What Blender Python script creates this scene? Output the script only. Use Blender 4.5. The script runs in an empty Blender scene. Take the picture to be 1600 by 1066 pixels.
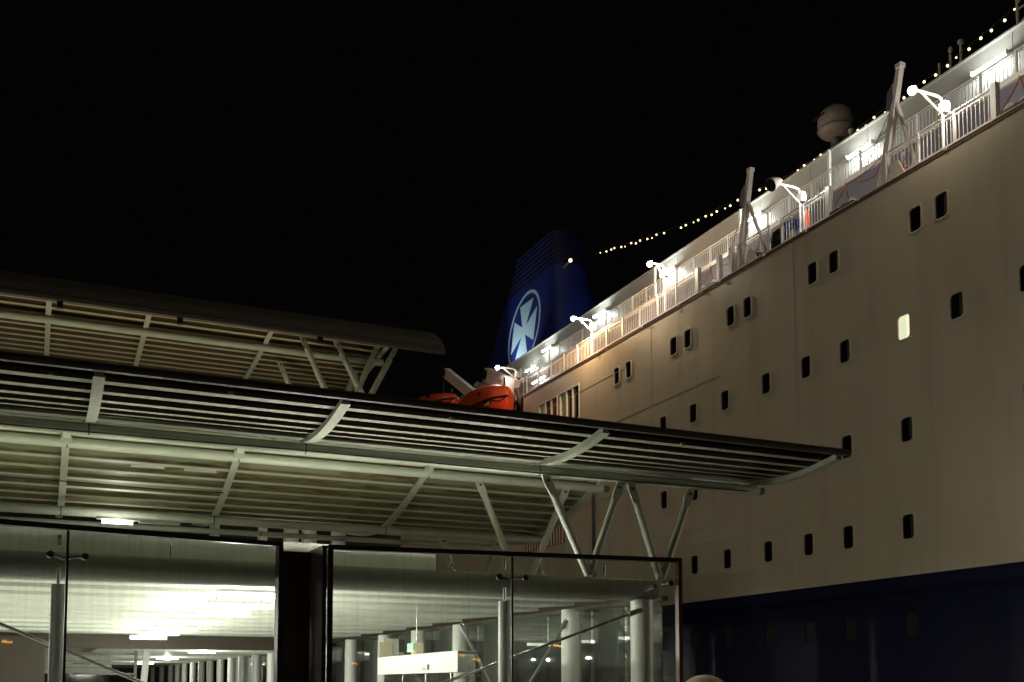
import bpy, math, random
from mathutils import Vector, Matrix
random.seed(7)
R = math.radians
SC = bpy.context.scene
COL = SC.collection

# ------------------------------------------------------------------ camera
cam_d = bpy.data.cameras.new('camera'); cam = bpy.data.objects.new('camera', cam_d); COL.objects.link(cam)
cam_d.sensor_width = 36.0; cam_d.lens = 36.0 * 1652 / 1600; cam_d.clip_start = 0.1; cam_d.clip_end = 3000
cam_d.shift_y = (949.58 - 533.0) / 1600.0           # view camera style rise, horizon at the bottom edge
cam.location = (0, 0, 0)
cam.rotation_euler = (R(90 + 4.1), 0, R(-24.36))
SC.camera = cam
GROUND = -1.7

# ------------------------------------------------------------------ world, sun, exposure
W = bpy.data.worlds.new('World'); SC.world = W; W.use_nodes = True
bg = W.node_tree.nodes['Background']; bg.inputs[0].default_value = (1.0, 0.95, 0.88, 1); bg.inputs[1].default_value = 0.0011
sun_d = bpy.data.lights.new('harbour_light', 'SUN'); sun = bpy.data.objects.new('harbour_light', sun_d); COL.objects.link(sun)
sun_d.energy = 0.21; sun_d.angle = R(14); sun_d.color = (1.0, 0.83, 0.58)
sun.rotation_euler = Vector((0.80, 0.26, -0.40)).to_track_quat('-Z', 'Y').to_euler()
SC.view_settings.view_transform = 'Standard'; SC.view_settings.look = 'None'
SC.view_settings.exposure = 0.0; SC.view_settings.gamma = 1.0
SC.cycles.use_denoising = True
SC.cycles.max_bounces = 8; SC.cycles.transparent_max_bounces = 16
SC.cycles.caustics_reflective = False; SC.cycles.caustics_refractive = False
SC.cycles.sample_clamp_indirect = 4.0

# ------------------------------------------------------------------ materials
MATS = {}
def nmat(name):
    m = bpy.data.materials.new(name); m.use_nodes = True
    nt = m.node_tree; b = nt.nodes['Principled BSDF']
    MATS[name] = m
    return m, nt, b
def paint(name, col, rough=0.5, metal=0.0, var=0.12, scale=3.0, stretch=(1, 1, 1), bump=0.0, bscale=8.0, dirt=None, dirt_amt=0.5, dscale=1.5, dstretch=(1, 1, 1), dlo=0.5, dhi=0.75, spec=0.5):
    m, nt, b = nmat(name); N = nt.nodes; L = nt.links
    tc = N.new('ShaderNodeTexCoord'); mp = N.new('ShaderNodeMapping'); mp.inputs['Scale'].default_value = stretch
    L.new(tc.outputs['Object'], mp.inputs[0])
    no = N.new('ShaderNodeTexNoise'); no.inputs['Scale'].default_value = scale; no.inputs['Detail'].default_value = 6
    L.new(mp.outputs[0], no.inputs['Vector'])
    mx = N.new('ShaderNodeMix'); mx.data_type = 'RGBA'
    mx.inputs[6].default_value = (*[max(0, c * (1 - var)) for c in col], 1)
    mx.inputs[7].default_value = (*[min(1, c * (1 + var)) for c in col], 1)
    L.new(no.outputs['Fac'], mx.inputs[0])
    out = mx.outputs[2]
    if dirt:
        mp2 = N.new('ShaderNodeMapping'); mp2.inputs['Scale'].default_value = dstretch; L.new(tc.outputs['Object'], mp2.inputs[0])
        n2 = N.new('ShaderNodeTexNoise'); n2.inputs['Scale'].default_value = dscale; n2.inputs['Detail'].default_value = 9; n2.inputs['Roughness'].default_value = 0.7
        L.new(mp2.outputs[0], n2.inputs['Vector'])
        mr = N.new('ShaderNodeMapRange'); mr.inputs[1].default_value = dlo; mr.inputs[2].default_value = dhi; mr.inputs[4].default_value = dirt_amt
        L.new(n2.outputs['Fac'], mr.inputs[0])
        m2 = N.new('ShaderNodeMix'); m2.data_type = 'RGBA'; L.new(mr.outputs[0], m2.inputs[0]); L.new(out, m2.inputs[6]); m2.inputs[7].default_value = (*dirt, 1)
        out = m2.outputs[2]
    L.new(out, b.inputs['Base Color'])
    b.inputs['Roughness'].default_value = rough; b.inputs['Metallic'].default_value = metal
    b.inputs['Specular IOR Level'].default_value = spec
    if bump > 0:
        n3 = N.new('ShaderNodeTexNoise'); n3.inputs['Scale'].default_value = bscale; n3.inputs['Detail'].default_value = 4
        L.new(tc.outputs['Object'], n3.inputs['Vector'])
        bp = N.new('ShaderNodeBump'); bp.inputs['Strength'].default_value = bump; bp.inputs['Distance'].default_value = 0.05
        L.new(n3.outputs['Fac'], bp.inputs['Height']); L.new(bp.outputs[0], b.inputs['Normal'])
    return m
def emit(name, col, strength):
    m, nt, b = nmat(name)
    b.inputs['Base Color'].default_value = (*[min(1, c) for c in col], 1)
    b.inputs['Emission Color'].default_value = (*col, 1); b.inputs['Emission Strength'].default_value = strength
    return m
def glass(name, tint, refl=1.0, haze=0.03, rough=0.02):
    m, nt, b = nmat(name); N = nt.nodes; L = nt.links; N.remove(b)
    out = [n for n in N if n.type == 'OUTPUT_MATERIAL'][0]
    tr = N.new('ShaderNodeBsdfTransparent'); tr.inputs[0].default_value = (*tint, 1)
    gl = N.new('ShaderNodeBsdfGlossy'); gl.inputs['Roughness'].default_value = rough; gl.inputs[0].default_value = (refl, refl, refl, 1)
    fr = N.new('ShaderNodeFresnel'); fr.inputs[0].default_value = 1.5
    mx = N.new('ShaderNodeMixShader'); L.new(fr.outputs[0], mx.inputs[0]); L.new(tr.outputs[0], mx.inputs[1]); L.new(gl.outputs[0], mx.inputs[2])
    df = N.new('ShaderNodeBsdfDiffuse'); df.inputs[0].default_value = (0.6, 0.62, 0.58, 1)
    tc = N.new('ShaderNodeTexCoord'); mp = N.new('ShaderNodeMapping'); mp.inputs['Scale'].default_value = (9, 9, 0.5); L.new(tc.outputs['Object'], mp.inputs[0])
    no = N.new('ShaderNodeTexNoise'); no.inputs['Scale'].default_value = 2.0; no.inputs['Detail'].default_value = 8; L.new(mp.outputs[0], no.inputs['Vector'])
    mr = N.new('ShaderNodeMapRange'); mr.inputs[1].default_value = 0.35; mr.inputs[2].default_value = 0.8; mr.inputs[3].default_value = haze * 0.3; mr.inputs[4].default_value = haze * 2
    L.new(no.outputs['Fac'], mr.inputs[0])
    m2 = N.new('ShaderNodeMixShader'); L.new(mr.outputs[0], m2.inputs[0]); L.new(mx.outputs[0], m2.inputs[1]); L.new(df.outputs[0], m2.inputs[2])
    L.new(m2.outputs[0], out.inputs[0])
    return m

HULLM = paint('hull_cream_paint', (0.60, 0.555, 0.455), 0.42, var=0.10, scale=0.45, bump=0.5, bscale=0.7, dirt=(0.30, 0.22, 0.14), dirt_amt=0.42, dscale=0.55, dstretch=(1, 1.7, 0.12), dlo=0.50, dhi=0.85, spec=0.35)
NAVY = paint('hull_navy_paint', (0.009, 0.010, 0.036), 0.24, spec=0.4, var=0.25, scale=0.6, bump=0.16, bscale=0.8)
SHIPW = paint('ship_white_paint', (0.44, 0.44, 0.42), 0.45, var=0.06, scale=0.8, dirt=(0.4, 0.34, 0.26), dirt_amt=0.25, dscale=1.2, dstretch=(1, 1, 0.2), dlo=0.55, dhi=0.9)
SHIPG = paint('ship_grey_paint', (0.17, 0.165, 0.20), 0.5, var=0.08)
RAILM = paint('railing_white_paint', (0.80, 0.79, 0.76), 0.4, var=0.05)
DECKM = paint('deck_brown_coating', (0.16, 0.08, 0.06), 0.7, var=0.2)
BLACKR = paint('black_rubber', (0.015, 0.014, 0.014), 0.6)
WGLASS = paint('dark_window_glass', (0.008, 0.008, 0.010), 0.06, var=0.0)
WFRAME = paint('window_frame_paint', (0.68, 0.64, 0.55), 0.35, var=0.05)
FUNB = paint('funnel_blue_paint', (0.008, 0.022, 0.20), 0.65, var=0.12, scale=0.4)
FUND = paint('funnel_louvre_blue', (0.004, 0.007, 0.04), 0.7)
EMBL = paint('emblem_pale_blue', (0.45, 0.68, 0.78), 0.4, var=0.04)
ORANGE = paint('lifeboat_orange', (0.68, 0.05, 0.010), 0.35, var=0.08, scale=1.5, dirt=(0.4, 0.1, 0.05), dirt_amt=0.3)
ORANGED = paint('lifeboat_canopy_orange', (0.58, 0.075, 0.015), 0.45, var=0.1)
CREAM = paint('davit_cream_paint', (0.78, 0.72, 0.66), 0.4)
ROPER = paint('orange_rope', (0.62, 0.10, 0.04), 0.8, var=0.3)
TARPB = paint('blue_tarpaulin', (0.05, 0.10, 0.42), 0.5, var=0.4, scale=6)
TARPK = paint('black_tarpaulin', (0.012, 0.012, 0.014), 0.45)
DOMEM = paint('radome_white', (0.30, 0.265, 0.24), 0.5, var=0.04)
REDM = paint('red_paint', (0.6, 0.03, 0.02), 0.45)

STEELC = paint('canopy_steel_paint', (0.52, 0.55, 0.44), 0.45, var=0.10, scale=2.5, bump=0.03, dirt=(0.25, 0.20, 0.10), dirt_amt=0.45, dscale=3.0, dlo=0.58, dhi=0.8)
SLATC = paint('canopy_slat_paint', (0.50, 0.495, 0.37), 0.5, var=0.12, scale=2.0, stretch=(0.4, 3, 3), dirt=(0.22, 0.13, 0.05), dirt_amt=0.75, dscale=1.1, dstretch=(0.6, 4, 4), dlo=0.5, dhi=0.72)
BSLAT = paint('rear_canopy_slat_paint', (0.66, 0.66, 0.50), 0.5, var=0.12, scale=2.0, stretch=(0.4, 3, 3), dirt=(0.24, 0.15, 0.06), dirt_amt=0.7, dscale=1.1, dstretch=(0.6, 4, 4), dlo=0.54, dhi=0.74)
RUSTD = paint('rusty_roof_decking', (0.28, 0.28, 0.18), 0.6, var=0.18, scale=2.5, stretch=(0.5, 3, 3), dirt=(0.13, 0.06, 0.016), dirt_amt=0.95, dscale=0.9, dstretch=(0.7, 2.2, 2.2), dlo=0.49, dhi=0.63)
USLAT = paint('upper_canopy_slat', (0.60, 0.54, 0.33), 0.5, var=0.15, stretch=(0.4, 3, 3), dirt=(0.28, 0.14, 0.04), dirt_amt=0.8, dscale=0.9, dstretch=(0.5, 3, 3), dlo=0.47, dhi=0.68)
UDECK = paint('upper_rusty_decking', (0.055, 0.042, 0.018), 0.65, var=0.25, dirt=(0.07, 0.028, 0.006), dirt_amt=0.9, dscale=0.8, dlo=0.42, dhi=0.62)  # rust, with the shade between the slats painted into the dark base
ROOFM = paint('dark_roof_sheet', (0.20, 0.19, 0.165), 0.45, var=0.12, scale=1.2, stretch=(0.3, 2, 2))
FASCM = paint('dark_fascia_metal', (0.12, 0.105, 0.09), 0.4, var=0.15)
LIPM = paint('dark_slat_side', (0.15, 0.125, 0.09), 0.6, var=0.3)  # slat sides painted dark to stand for shade in the gaps
LIPR = paint('rusty_slat_side', (0.25, 0.22, 0.13), 0.6, var=0.3, stretch=(0.4, 3, 3), dirt=(0.09, 0.03, 0.008), dirt_amt=0.9)  # gap shade painted into the slat sides, plus rust
BLACKM = paint('black_frame_metal', (0.022, 0.018, 0.016), 0.35, var=0.2)
BROWNP = paint('dark_brown_panel', (0.030, 0.018, 0.013), 0.32, var=0.35, scale=2.0, stretch=(3, 3, 0.3))
RFRAME = paint('bronze_frame_metal', (0.10, 0.035, 0.018), 0.35, var=0.2)
SILV = paint('silver_column_paint', (0.72, 0.73, 0.69), 0.48, metal=0.15, var=0.05)
BEAMM = paint('grey_beam_paint', (0.36, 0.36, 0.32), 0.5, var=0.05)
CEILM = paint('white_ceiling_board', (0.80, 0.81, 0.74), 0.55, var=0.04, scale=0.7)
CEILS = paint('ceiling_side_board', (0.55, 0.57, 0.50), 0.6, var=0.05)
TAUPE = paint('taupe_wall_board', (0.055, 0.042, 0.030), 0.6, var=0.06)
FLOORM = paint('pale_floor_tile', (0.70, 0.70, 0.66), 0.4, var=0.08, scale=2)
CONC = paint('quay_concrete', (0.14, 0.13, 0.12), 0.8, var=0.25, scale=0.6, bump=0.2, bscale=6)
WATERM = paint('harbour_water', (0.006, 0.008, 0.010), 0.08, bump=0.4, bscale=1.2)
SST = paint('stainless_steel', (0.62, 0.62, 0.60), 0.25, metal=1.0, var=0.05)
DARKST = paint('dark_fitting_steel', (0.10, 0.09, 0.08), 0.3, metal=0.8)
WHITEB = paint('white_box_enamel', (0.60, 0.61, 0.55), 0.4, var=0.03)
GREENS = paint('green_sign_face', (0.10, 0.45, 0.30), 0.4, var=0.2)
BEIGE = paint('beige_enamel', (0.62, 0.52, 0.38), 0.45, var=0.05)
GLASSM = glass('clear_glass', (0.84, 0.89, 0.84), 1.0, 0.065)
TINTG = glass('tinted_roof_glass', (0.20, 0.17, 0.14), 0.12, 0.010, 0.05)
INGL = glass('inner_glass', (0.55, 0.58, 0.54), 0.9, 0.05, 0.05)
E_STRIP = emit('fluorescent_glow', (0.95, 1.0, 0.93), 7)
E_FLOOD = emit('floodlight_glow', (1.0, 0.90, 0.74), 9)
E_FLOODW = emit('floodlight_cool_glow', (1.0, 0.95, 0.86), 9)
E_FLOODO = emit('floodlight_amber_glow', (1.0, 0.86, 0.66), 9)
E_BULB = emit('festoon_bulb_glow', (1.0, 0.76, 0.36), 3.2)
E_PEND = emit('pendant_glow', (1.0, 1.0, 0.92), 6)
E_UP = emit('uplight_glow', (0.97, 1.0, 0.77), 56)
E_UPW = emit('upper_uplight_glow', (1.0, 0.93, 0.66), 62)
E_WIN = emit('lit_cabin_glow', (0.80, 0.85, 0.58), 0.85)
E_WIN2 = emit('lit_saloon_glow', (0.45, 0.62, 0.40), 0.02)
E_CURT = emit('lit_curtain_glow', (0.92, 0.90, 0.62), 1.0)

# ------------------------------------------------------------------ mesh helpers
def sm(pts, n=6):
    """Catmull-Rom through points"""
    out = []
    P = [Vector(p) for p in pts]
    for i in range(len(P) - 1):
        p0 = P[max(0, i - 1)]; p1 = P[i]; p2 = P[i + 1]; p3 = P[min(len(P) - 1, i + 2)]
        for k in range(n):
            t = k / n
            out.append(0.5 * ((2 * p1) + (p2 - p0) * t + (2 * p0 - 5 * p1 + 4 * p2 - p3) * t * t + (-p0 + 3 * p1 - 3 * p2 + p3) * t ** 3))
    out.append(P[-1]); return out
def interp(prof, y):
    for (a, b) in zip(prof, prof[1:]):
        if a[0] <= y <= b[0]:
            t = (y - a[0]) / (b[0] - a[0]); return a[1] + (b[1] - a[1]) * t
    return prof[0][1] if y < prof[0][0] else prof[-1][1]
class MB:
    def __init__(s): s.v = []; s.f = []
    def add(s, vs, fs):
        o = len(s.v); s.v += [tuple(v) for v in vs]; s.f += [tuple(i + o for i in f) for f in fs]; return s
    def box(s, x0, x1, y0, y1, z0, z1):
        return s.add([(x0, y0, z0), (x1, y0, z0), (x1, y1, z0), (x0, y1, z0), (x0, y0, z1), (x1, y0, z1), (x1, y1, z1), (x0, y1, z1)],
                     [(0, 3, 2, 1), (4, 5, 6, 7), (0, 1, 5, 4), (1, 2, 6, 5), (2, 3, 7, 6), (3, 0, 4, 7)])
    def bar(s, a, b, w, h, up=(0, 0, 1)):
        a = Vector(a); b = Vector(b); d = (b - a).normalized(); u = Vector(up); r = d.cross(u)
        if r.length < 1e-4: r = d.cross(Vector((1, 0, 0)))
        r.normalize(); u = r.cross(d).normalized(); r *= w / 2; u *= h / 2
        return s.add([a - r - u, a + r - u, a + r + u, a - r + u, b - r - u, b + r - u, b + r + u, b - r + u],
                     [(0, 1, 2, 3), (7, 6, 5, 4), (0, 4, 5, 1), (1, 5, 6, 2), (2, 6, 7, 3), (3, 7, 4, 0)])
    def tube(s, pts, r, n=12, caps=True):
        P = [Vector(p) for p in pts]; rs = r if isinstance(r, (list, tuple)) else [r] * len(P)
        rings = []; prev = None
        for i, p in enumerate(P):
            d = (P[min(i + 1, len(P) - 1)] - P[max(i - 1, 0)]).normalized()
            if prev is None:
                a = d.cross(Vector((0, 0, 1)))
                if a.length < 1e-3: a = d.cross(Vector((1, 0, 0)))
            else:
                a = prev - d * prev.dot(d)
            a.normalize(); prev = a; b = d.cross(a)
            rings.append([p + (a * math.cos(2 * math.pi * k / n) + b * math.sin(2 * math.pi * k / n)) * rs[i] for k in range(n)])
        return s.loft(rings, caps)
    def loft(s, rings, caps=True):
        n = len(rings[0]); vs = [v for r in rings for v in r]; fs = []
        for i in range(len(rings) - 1):
            for k in range(n):
                fs.append((i * n + k, i * n + (k + 1) % n, (i + 1) * n + (k + 1) % n, (i + 1) * n + k))
        if caps: fs.append(tuple(reversed(range(n)))); fs.append(tuple((len(rings) - 1) * n + k for k in range(n)))
        return s.add(vs, fs)
    def prism(s, pts2, axis, a0, a1):
        """extrude a closed 2-D outline along axis: axis 'x' -> pts (y,z); 'y' -> (x,z); 'z' -> (x,y)"""
        mk = {'x': lambda p, a: (a, p[0], p[1]), 'y': lambda p, a: (p[0], a, p[1]), 'z': lambda p, a: (p[0], p[1], a)}[axis]
        n = len(pts2)
        return s.add([mk(p, a0) for p in pts2] + [mk(p, a1) for p in pts2],
                     [tuple(range(n)), tuple(reversed(range(n, 2 * n)))] + [(k, k + n, (k + 1) % n + n, (k + 1) % n) for k in range(n)])
    def ball(s, c, r, nu=12, nv=8, sz=1.0, v0=-1.0):
        c = Vector(c); rings = []
        for j in range(nv + 1):
            a = math.asin(v0) + (math.pi / 2 - math.asin(v0)) * j / nv
            rr = max(math.cos(a), 0.02) * r
            rings.append([c + Vector((rr * math.cos(2 * math.pi * k / nu), rr * math.sin(2 * math.pi * k / nu), math.sin(a) * r * sz)) for k in range(nu)])
        return s.loft(rings)
    def mesh(s, name, mat, smooth=False, ang=40):
        me = bpy.data.meshes.new(name); me.from_pydata(s.v, [], s.f); me.update()
        import bmesh
        b = bmesh.new(); b.from_mesh(me); bmesh.ops.recalc_face_normals(b, faces=b.faces); b.to_mesh(me); b.free()
        me.materials.append(mat)
        if smooth:
            me.shade_smooth() if hasattr(me, 'shade_smooth') else None
            try: me.set_sharp_from_angle(angle=R(ang))
            except Exception: pass
        return me
    def build(s, name, mat, parent=None, smooth=False, ang=40):
        return place(s.mesh(name, mat, smooth, ang), name, parent)
def place(me, name, parent=None, loc=(0, 0, 0), rot=(0, 0, 0)):
    o = bpy.data.objects.new(name, me); COL.objects.link(o); o.location = loc; o.rotation_euler = rot
    if parent:
        o.parent = parent; o.matrix_parent_inverse = Matrix.Translation(-world_of(parent))
    return o
WL = {}
def world_of(o):
    if o.name in WL: return WL[o.name]
    return Vector(o.location)
def tag(o, label=None, cat=None, group=None, kind=None):
    if label: o['label'] = label
    if cat: o['category'] = cat
    if group: o['group'] = group
    if kind: o['kind'] = kind
    return o
def thing(name, loc, label, cat, group=None):
    o = bpy.data.objects.new(name, None); COL.objects.link(o); o.location = loc; o.empty_display_size = 0.3
    return tag(o, label, cat, group)
def sub(me_or_mb, name, mat, parent, smooth=False):
    """sub-part under a part that itself sits unmoved: geometry in world coordinates"""
    o = me_or_mb.build(name, mat, None, smooth); o.parent = parent
    # part carries only the parent inverse of its thing, so its world matrix is identity when built in world coordinates
    o.matrix_parent_inverse = Matrix.Translation(-Vector(parent.location)); return o
def rrect(w, h, r, n=4):
    pts = []
    for cx, cy, a0 in ((w / 2 - r, h / 2 - r, 0), (-w / 2 + r, h / 2 - r, 90), (-w / 2 + r, -h / 2 + r, 180), (w / 2 - r, -h / 2 + r, 270)):
        for k in range(n + 1):
            a = R(a0 + 90 * k / n); pts.append((cx + r * math.cos(a), cy + r * math.sin(a)))
    return pts

def lamp_light(parent, loc, watts, col, rad=0.08, name='lamp_light'):
    d = bpy.data.lights.new(name, 'POINT'); d.energy = watts; d.color = col; d.shadow_soft_size = rad
    o = bpy.data.objects.new(name, d); COL.objects.link(o); o.location = loc
    o.parent = parent; o.matrix_parent_inverse = Matrix.Translation(-Vector(parent.location)); return o

# ------------------------------------------------------------------ ground and water
tag(MB().box(-400, 20.5, -300, 900, GROUND - 0.4, GROUND).build('ground', CONC), kind='structure')
tag(MB().add([(20.5, -300, -4.2), (900, -300, -4.2), (900, 900, -4.2), (20.5, 900, -4.2)], [(0, 1, 2, 3)]).build('water', WATERM), kind='structure')
tag(MB().box(20.2, 20.5, -300, 900, -6, GROUND + 0.12).build('quay_edge', CONC), kind='structure')

# ------------------------------------------------------------------ the ferry
HX = 24.0
ship = thing('passenger_ferry', (36, 40, -4.2), 'large cream and navy passenger ferry moored beyond the terminal', 'ferry')
cols2 = [19.50, 21.87, 23.90, 26.50, 28.42, 30.60, 33.10, 35.26, 37.48, 39.6, 41.7, 43.9]
rows = []
for y in (22.315, 23.33, 26.93, 27.99, 31.61, 32.66, 35.57, 36.62, 40.31, 41.35, 18.7, 17.7): rows.append((y, 14.05, 'a'))
for y in cols2: rows.append((y, 10.88, 'b'))
for y in (19.50, 23.90, 26.50, 28.42, 30.60, 33.10, 35.23, 37.48, 39.6): rows.append((y, 7.70, 'b'))
for y in (23.95, 26.53, 28.46, 30.63, 33.09, 35.29, 37.5): rows.append((y, 4.73, 'b'))
for y in (23.91, 26.51, 28.46, 30.64, 33.14, 35.33, 37.5): rows.append((y, 1.76, 'c'))
WW, WH = 0.50, 0.76
tall = [(45.05, 47.05), (47.42, 49.45)]
holes = [(y - WW / 2, y + WW / 2, z - WH / 2, z + WH / 2) for y, z, k in rows] + [(a, b, 13.0, 14.62) for a, b in tall]
BZ = 3.25
HTOP = 15.66
def hull_wall(z0, z1, y0, y1, name, mat):
    hs = [h for h in holes if z0 <= h[2] and h[3] <= z1 and y0 <= h[0] and h[1] <= y1]
    ys = sorted(set([y0, y1] + [round(v, 4) for h in hs for v in h[:2]])); zs = sorted(set([z0, z1] + [round(v, 4) for h in hs for v in h[2:]]))
    m = MB(); idx = {}
    def vid(a, b):
        if (a, b) not in idx: idx[(a, b)] = len(m.v); m.v.append((HX, a, b))
        return idx[(a, b)]
    for i in range(len(ys) - 1):
        for j in range(len(zs) - 1):
            cy = (ys[i] + ys[i + 1]) / 2; cz = (zs[j] + zs[j + 1]) / 2
            if any(h[0] < cy < h[1] and h[2] < cz < h[3] for h in hs): continue
            m.f.append((vid(ys[i], zs[j]), vid(ys[i], zs[j + 1]), vid(ys[i + 1], zs[j + 1]), vid(ys[i + 1], zs[j])))
    me = bpy.data.meshes.new(name); me.from_pydata(m.v, [], m.f); me.materials.append(mat); me.update()
    return place(me, name, ship)
hull_wall(BZ, HTOP, -45.0, 51.6, 'hull_side', HULLM)
hull_wall(-4.6, BZ, -45.0, 100.0, 'navy_hull_band', NAVY)
hull_wall(BZ, 12.9, 51.6, 100.0, 'hull_side', HULLM)
MB().box(24.3, 47.7, -45, 100, -4.6, 12.85).build('hull_core', SHIPG, ship)
MB().box(HX + 0.001, 47.7, -45, 51.58, 15.52, HTOP - 0.004).build('promenade_deck', DECKM, ship)
MB().box(HX, 26.9, 51.5, 51.6, 12.9, HTOP).build('hull_end_plate', HULLM, ship)
# gunwale trim along the deck edge
MB().box(HX - 0.05, HX + 0.09, -45, 51.6, HTOP, HTOP + 0.035).build('deck_edge_trim', RAILM, ship)
MB().box(HX - 0.03, HX - 0.001, -45, 51.6, HTOP - 0.10, HTOP - 0.002).build('deck_edge_stringer', DECKM, ship)
# weld seams, slightly proud of the plating
for z, a, b in ((5.52, 29.6, 40.2), (4.16, 30.4, 39.8), (8.62, 37.5, 51.5), (14.22, 40.7, 51.5), (11.95, 33.4, 51.5), (6.19, 33.6, 38.0)):
    MB().box(HX - 0.012, HX - 0.0005, a, b, z, z + 0.018).build('weld_seam', HULLM, ship)
for y in (38.4, 47.9, 29.0):
    MB().box(HX - 0.010, HX - 0.0005, y, y + 0.02, BZ + 0.01, HTOP - 0.12).build('weld_seam', HULLM, ship)
# windows (share meshes, local origin at the window centre)
def ring_mesh(w, h, r, t, d0, d1, mat):
    o = rrect(w + 2 * t, h + 2 * t, r + t); i = rrect(w, h, r); n = len(o)
    sq = []
    m = MB(); vs = [(d0, a, b) for a, b in o] + [(d0, a, b) for a, b in i] + [(d1, a, b) for a, b in i] + [(0.0, a * 1.01, b * 1.01) for a, b in o]
    fs = []
    for k in range(n):
        q = (k + 1) % n
        fs += [(k, q, q + n, k + n), (k + n, q + n, q + 2 * n, k + 2 * n), (k, k + 3 * n, q + 3 * n, q)]
    return m.add(vs, fs).mesh('frame', mat, True)
def pane_mesh(w, h, r, d, mat, name='pane'):
    p = rrect(w, h, r); n = len(p)
    return MB().add([(d, a, b) for a, b in p] + [(d + 0.02, a, b) for a, b in p], [tuple(range(n)), tuple(reversed(range(n, 2 * n)))] + [(k, (k + 1) % n, (k + 1) % n + n, k + n) for k in range(n)]).mesh(name, mat)
FRB = ring_mesh(WW - 0.03, WH - 0.03, 0.11, 0.045, -0.025, 0.02, HULLM)
FR = ring_mesh(WW - 0.03, WH - 0.03, 0.11, 0.05, -0.035, 0.02, WFRAME)
FRN = ring_mesh(WW - 0.02, WH - 0.02, 0.10, 0.03, -0.015, 0.02, NAVY)
PN = pane_mesh(WW, WH, 0.09, 0.018, WGLASS); PNC = pane_mesh(WW, WH, 0.09, 0.017, paint('curtained_window', (0.028, 0.029, 0.032), 0.15)); PNL = pane_mesh(WW, WH, 0.09, 0.03, E_WIN)  # lowest-row panes: reflection painted in as a grey tone
CURT = MB().box(0.010, 0.017, -0.21, -0.09, -0.33, 0.33).mesh('curtain', paint('dim_curtain', (0.05, 0.045, 0.04), 0.8))
for y, z, k in rows:
    lit = abs(y - 23.90) < 0.02 and abs(z - 10.88) < 0.02
    o = place(PNL if lit else PNC if k == 'c' else PN, 'window', ship, (HX, y, z))
    if lit: tag(o, 'the one lit cabin window')
    f = place(FRN if k == 'c' else FRB if k == 'b' else FR, 'frame', None); f.parent = o
    if not lit and k != 'c' and (int(y * 13 + z * 7) % 4 == 0):
        c = place(CURT, 'curtain', None); c.parent = o
    if lit:
        c = place(MB().box(0.018, 0.029, -0.20, -0.08, -0.33, 0.33).mesh('curtain', E_CURT), 'curtain', None); c.parent = o
# tall saloon windows: three lights each between white mullions
for a, b in tall:
    w3 = (b - a) / 3
    fr = MB()
    fr.box(HX - 0.03, HX + 0.1, a - 0.06, b + 0.06, 14.62, 14.69); fr.box(HX - 0.03, HX + 0.1, a - 0.06, b + 0.06, 12.93, 13.0)
    for y in (a - 0.06, b): fr.box(HX - 0.03, HX + 0.1, y, y + 0.06, 13.0, 14.62)
    w = fr.build('saloon_window', RAILM, ship)
    for k in (1, 2): sub(MB().box(HX - 0.028, HX + 0.098, a + k * w3 - 0.05, a + k * w3 + 0.05, 13.0, 14.62), 'mullion', RAILM, w)
    for k in range(3): sub(MB().box(HX + 0.07, HX + 0.09, a + k * w3 + 0.05, a + (k + 1) * w3 - 0.05, 13.0, 14.62), 'pane', E_WIN2 if k == 2 else WGLASS, w)
# louvred opening low on the hull
g = MB().box(HX - 0.02, HX - 0.002, 46.6, 51.2, 7.0, 8.3).build('louvre_grille', paint('grille_dark_red', (0.12, 0.05, 0.04), 0.6), ship)
for k in range(14):
    y = 46.75 + k * 0.32; sub(MB().box(HX - 0.06, HX - 0.021, y, y + 0.09, 7.02, 8.28), 'louvre_bar', CREAM, g)

# deck houses
DZ2 = 18.62
MB().box(27.0, 46, -45, 82, HTOP - 0.1, DZ2 - 0.15).build('lower_deckhouse', SHIPG, ship)
MB().box(26.9, 46, -45, 82, DZ2 - 0.149, DZ2).build('upper_deck', RAILM, ship)
MB().box(29.5, 45, -45, 80, DZ2 + 0.001, 21.97).build('upper_deckhouse', SHIPW, ship)
MB().box(29.40, 45.1, -45, 80.1, 21.972, 22.03).build('deckhouse_roof', SHIPW, ship)
for y in [20.8 + 3.4 * k for k in range(14)]:
    MB().box(29.485, 29.499, y, y + 0.02, DZ2 + 0.02, 21.9).build('wall_seam', SHIPW, ship)
# doors, grilles and notice boards on the upper deckhouse
def wall_panel(y, w, z, h, name, mat, X=29.5):
    p = MB().box(X - 0.06, X - 0.001, y, y + w, z, z + h).build(name, mat, ship)
    return p
for y, z, h, w in ((26.9, DZ2 + 0.6, 1.1, 0.9), (23.0, DZ2 + 0.7, 1.0, 0.8), (32.6, DZ2 + 0.35, 0.75, 2.2)):
    p = wall_panel(y, w, z, h, 'vent_grille', SHIPW)
    k = 0
    while 0.08 + k * 0.09 < h - 0.06:
        sub(MB().box(29.425, 29.439, y + 0.06, y + w - 0.06, z + 0.08 + k * 0.09, z + 0.11 + k * 0.09), 'grille_slot', BLACKR, p); k += 1
for y in (47.2, 48.1):
    p = wall_panel(y, 0.55, DZ2 + 1.25, 0.8, 'deckhouse_window', WFRAME); sub(MB().box(29.43, 29.439, y + 0.09, y + 0.46, DZ2 + 1.33, DZ2 + 1.97), 'pane', WGLASS, p)
for y in (57.5, 63.5):
    p = wall_panel(y, 0.9, DZ2 + 0.02, 1.95, 'deckhouse_door', SHIPW); sub(MB().box(29.42, 29.439, y + 0.25, y + 0.65, DZ2 + 1.2, DZ2 + 1.6), 'pane', WGLASS, p)
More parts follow.
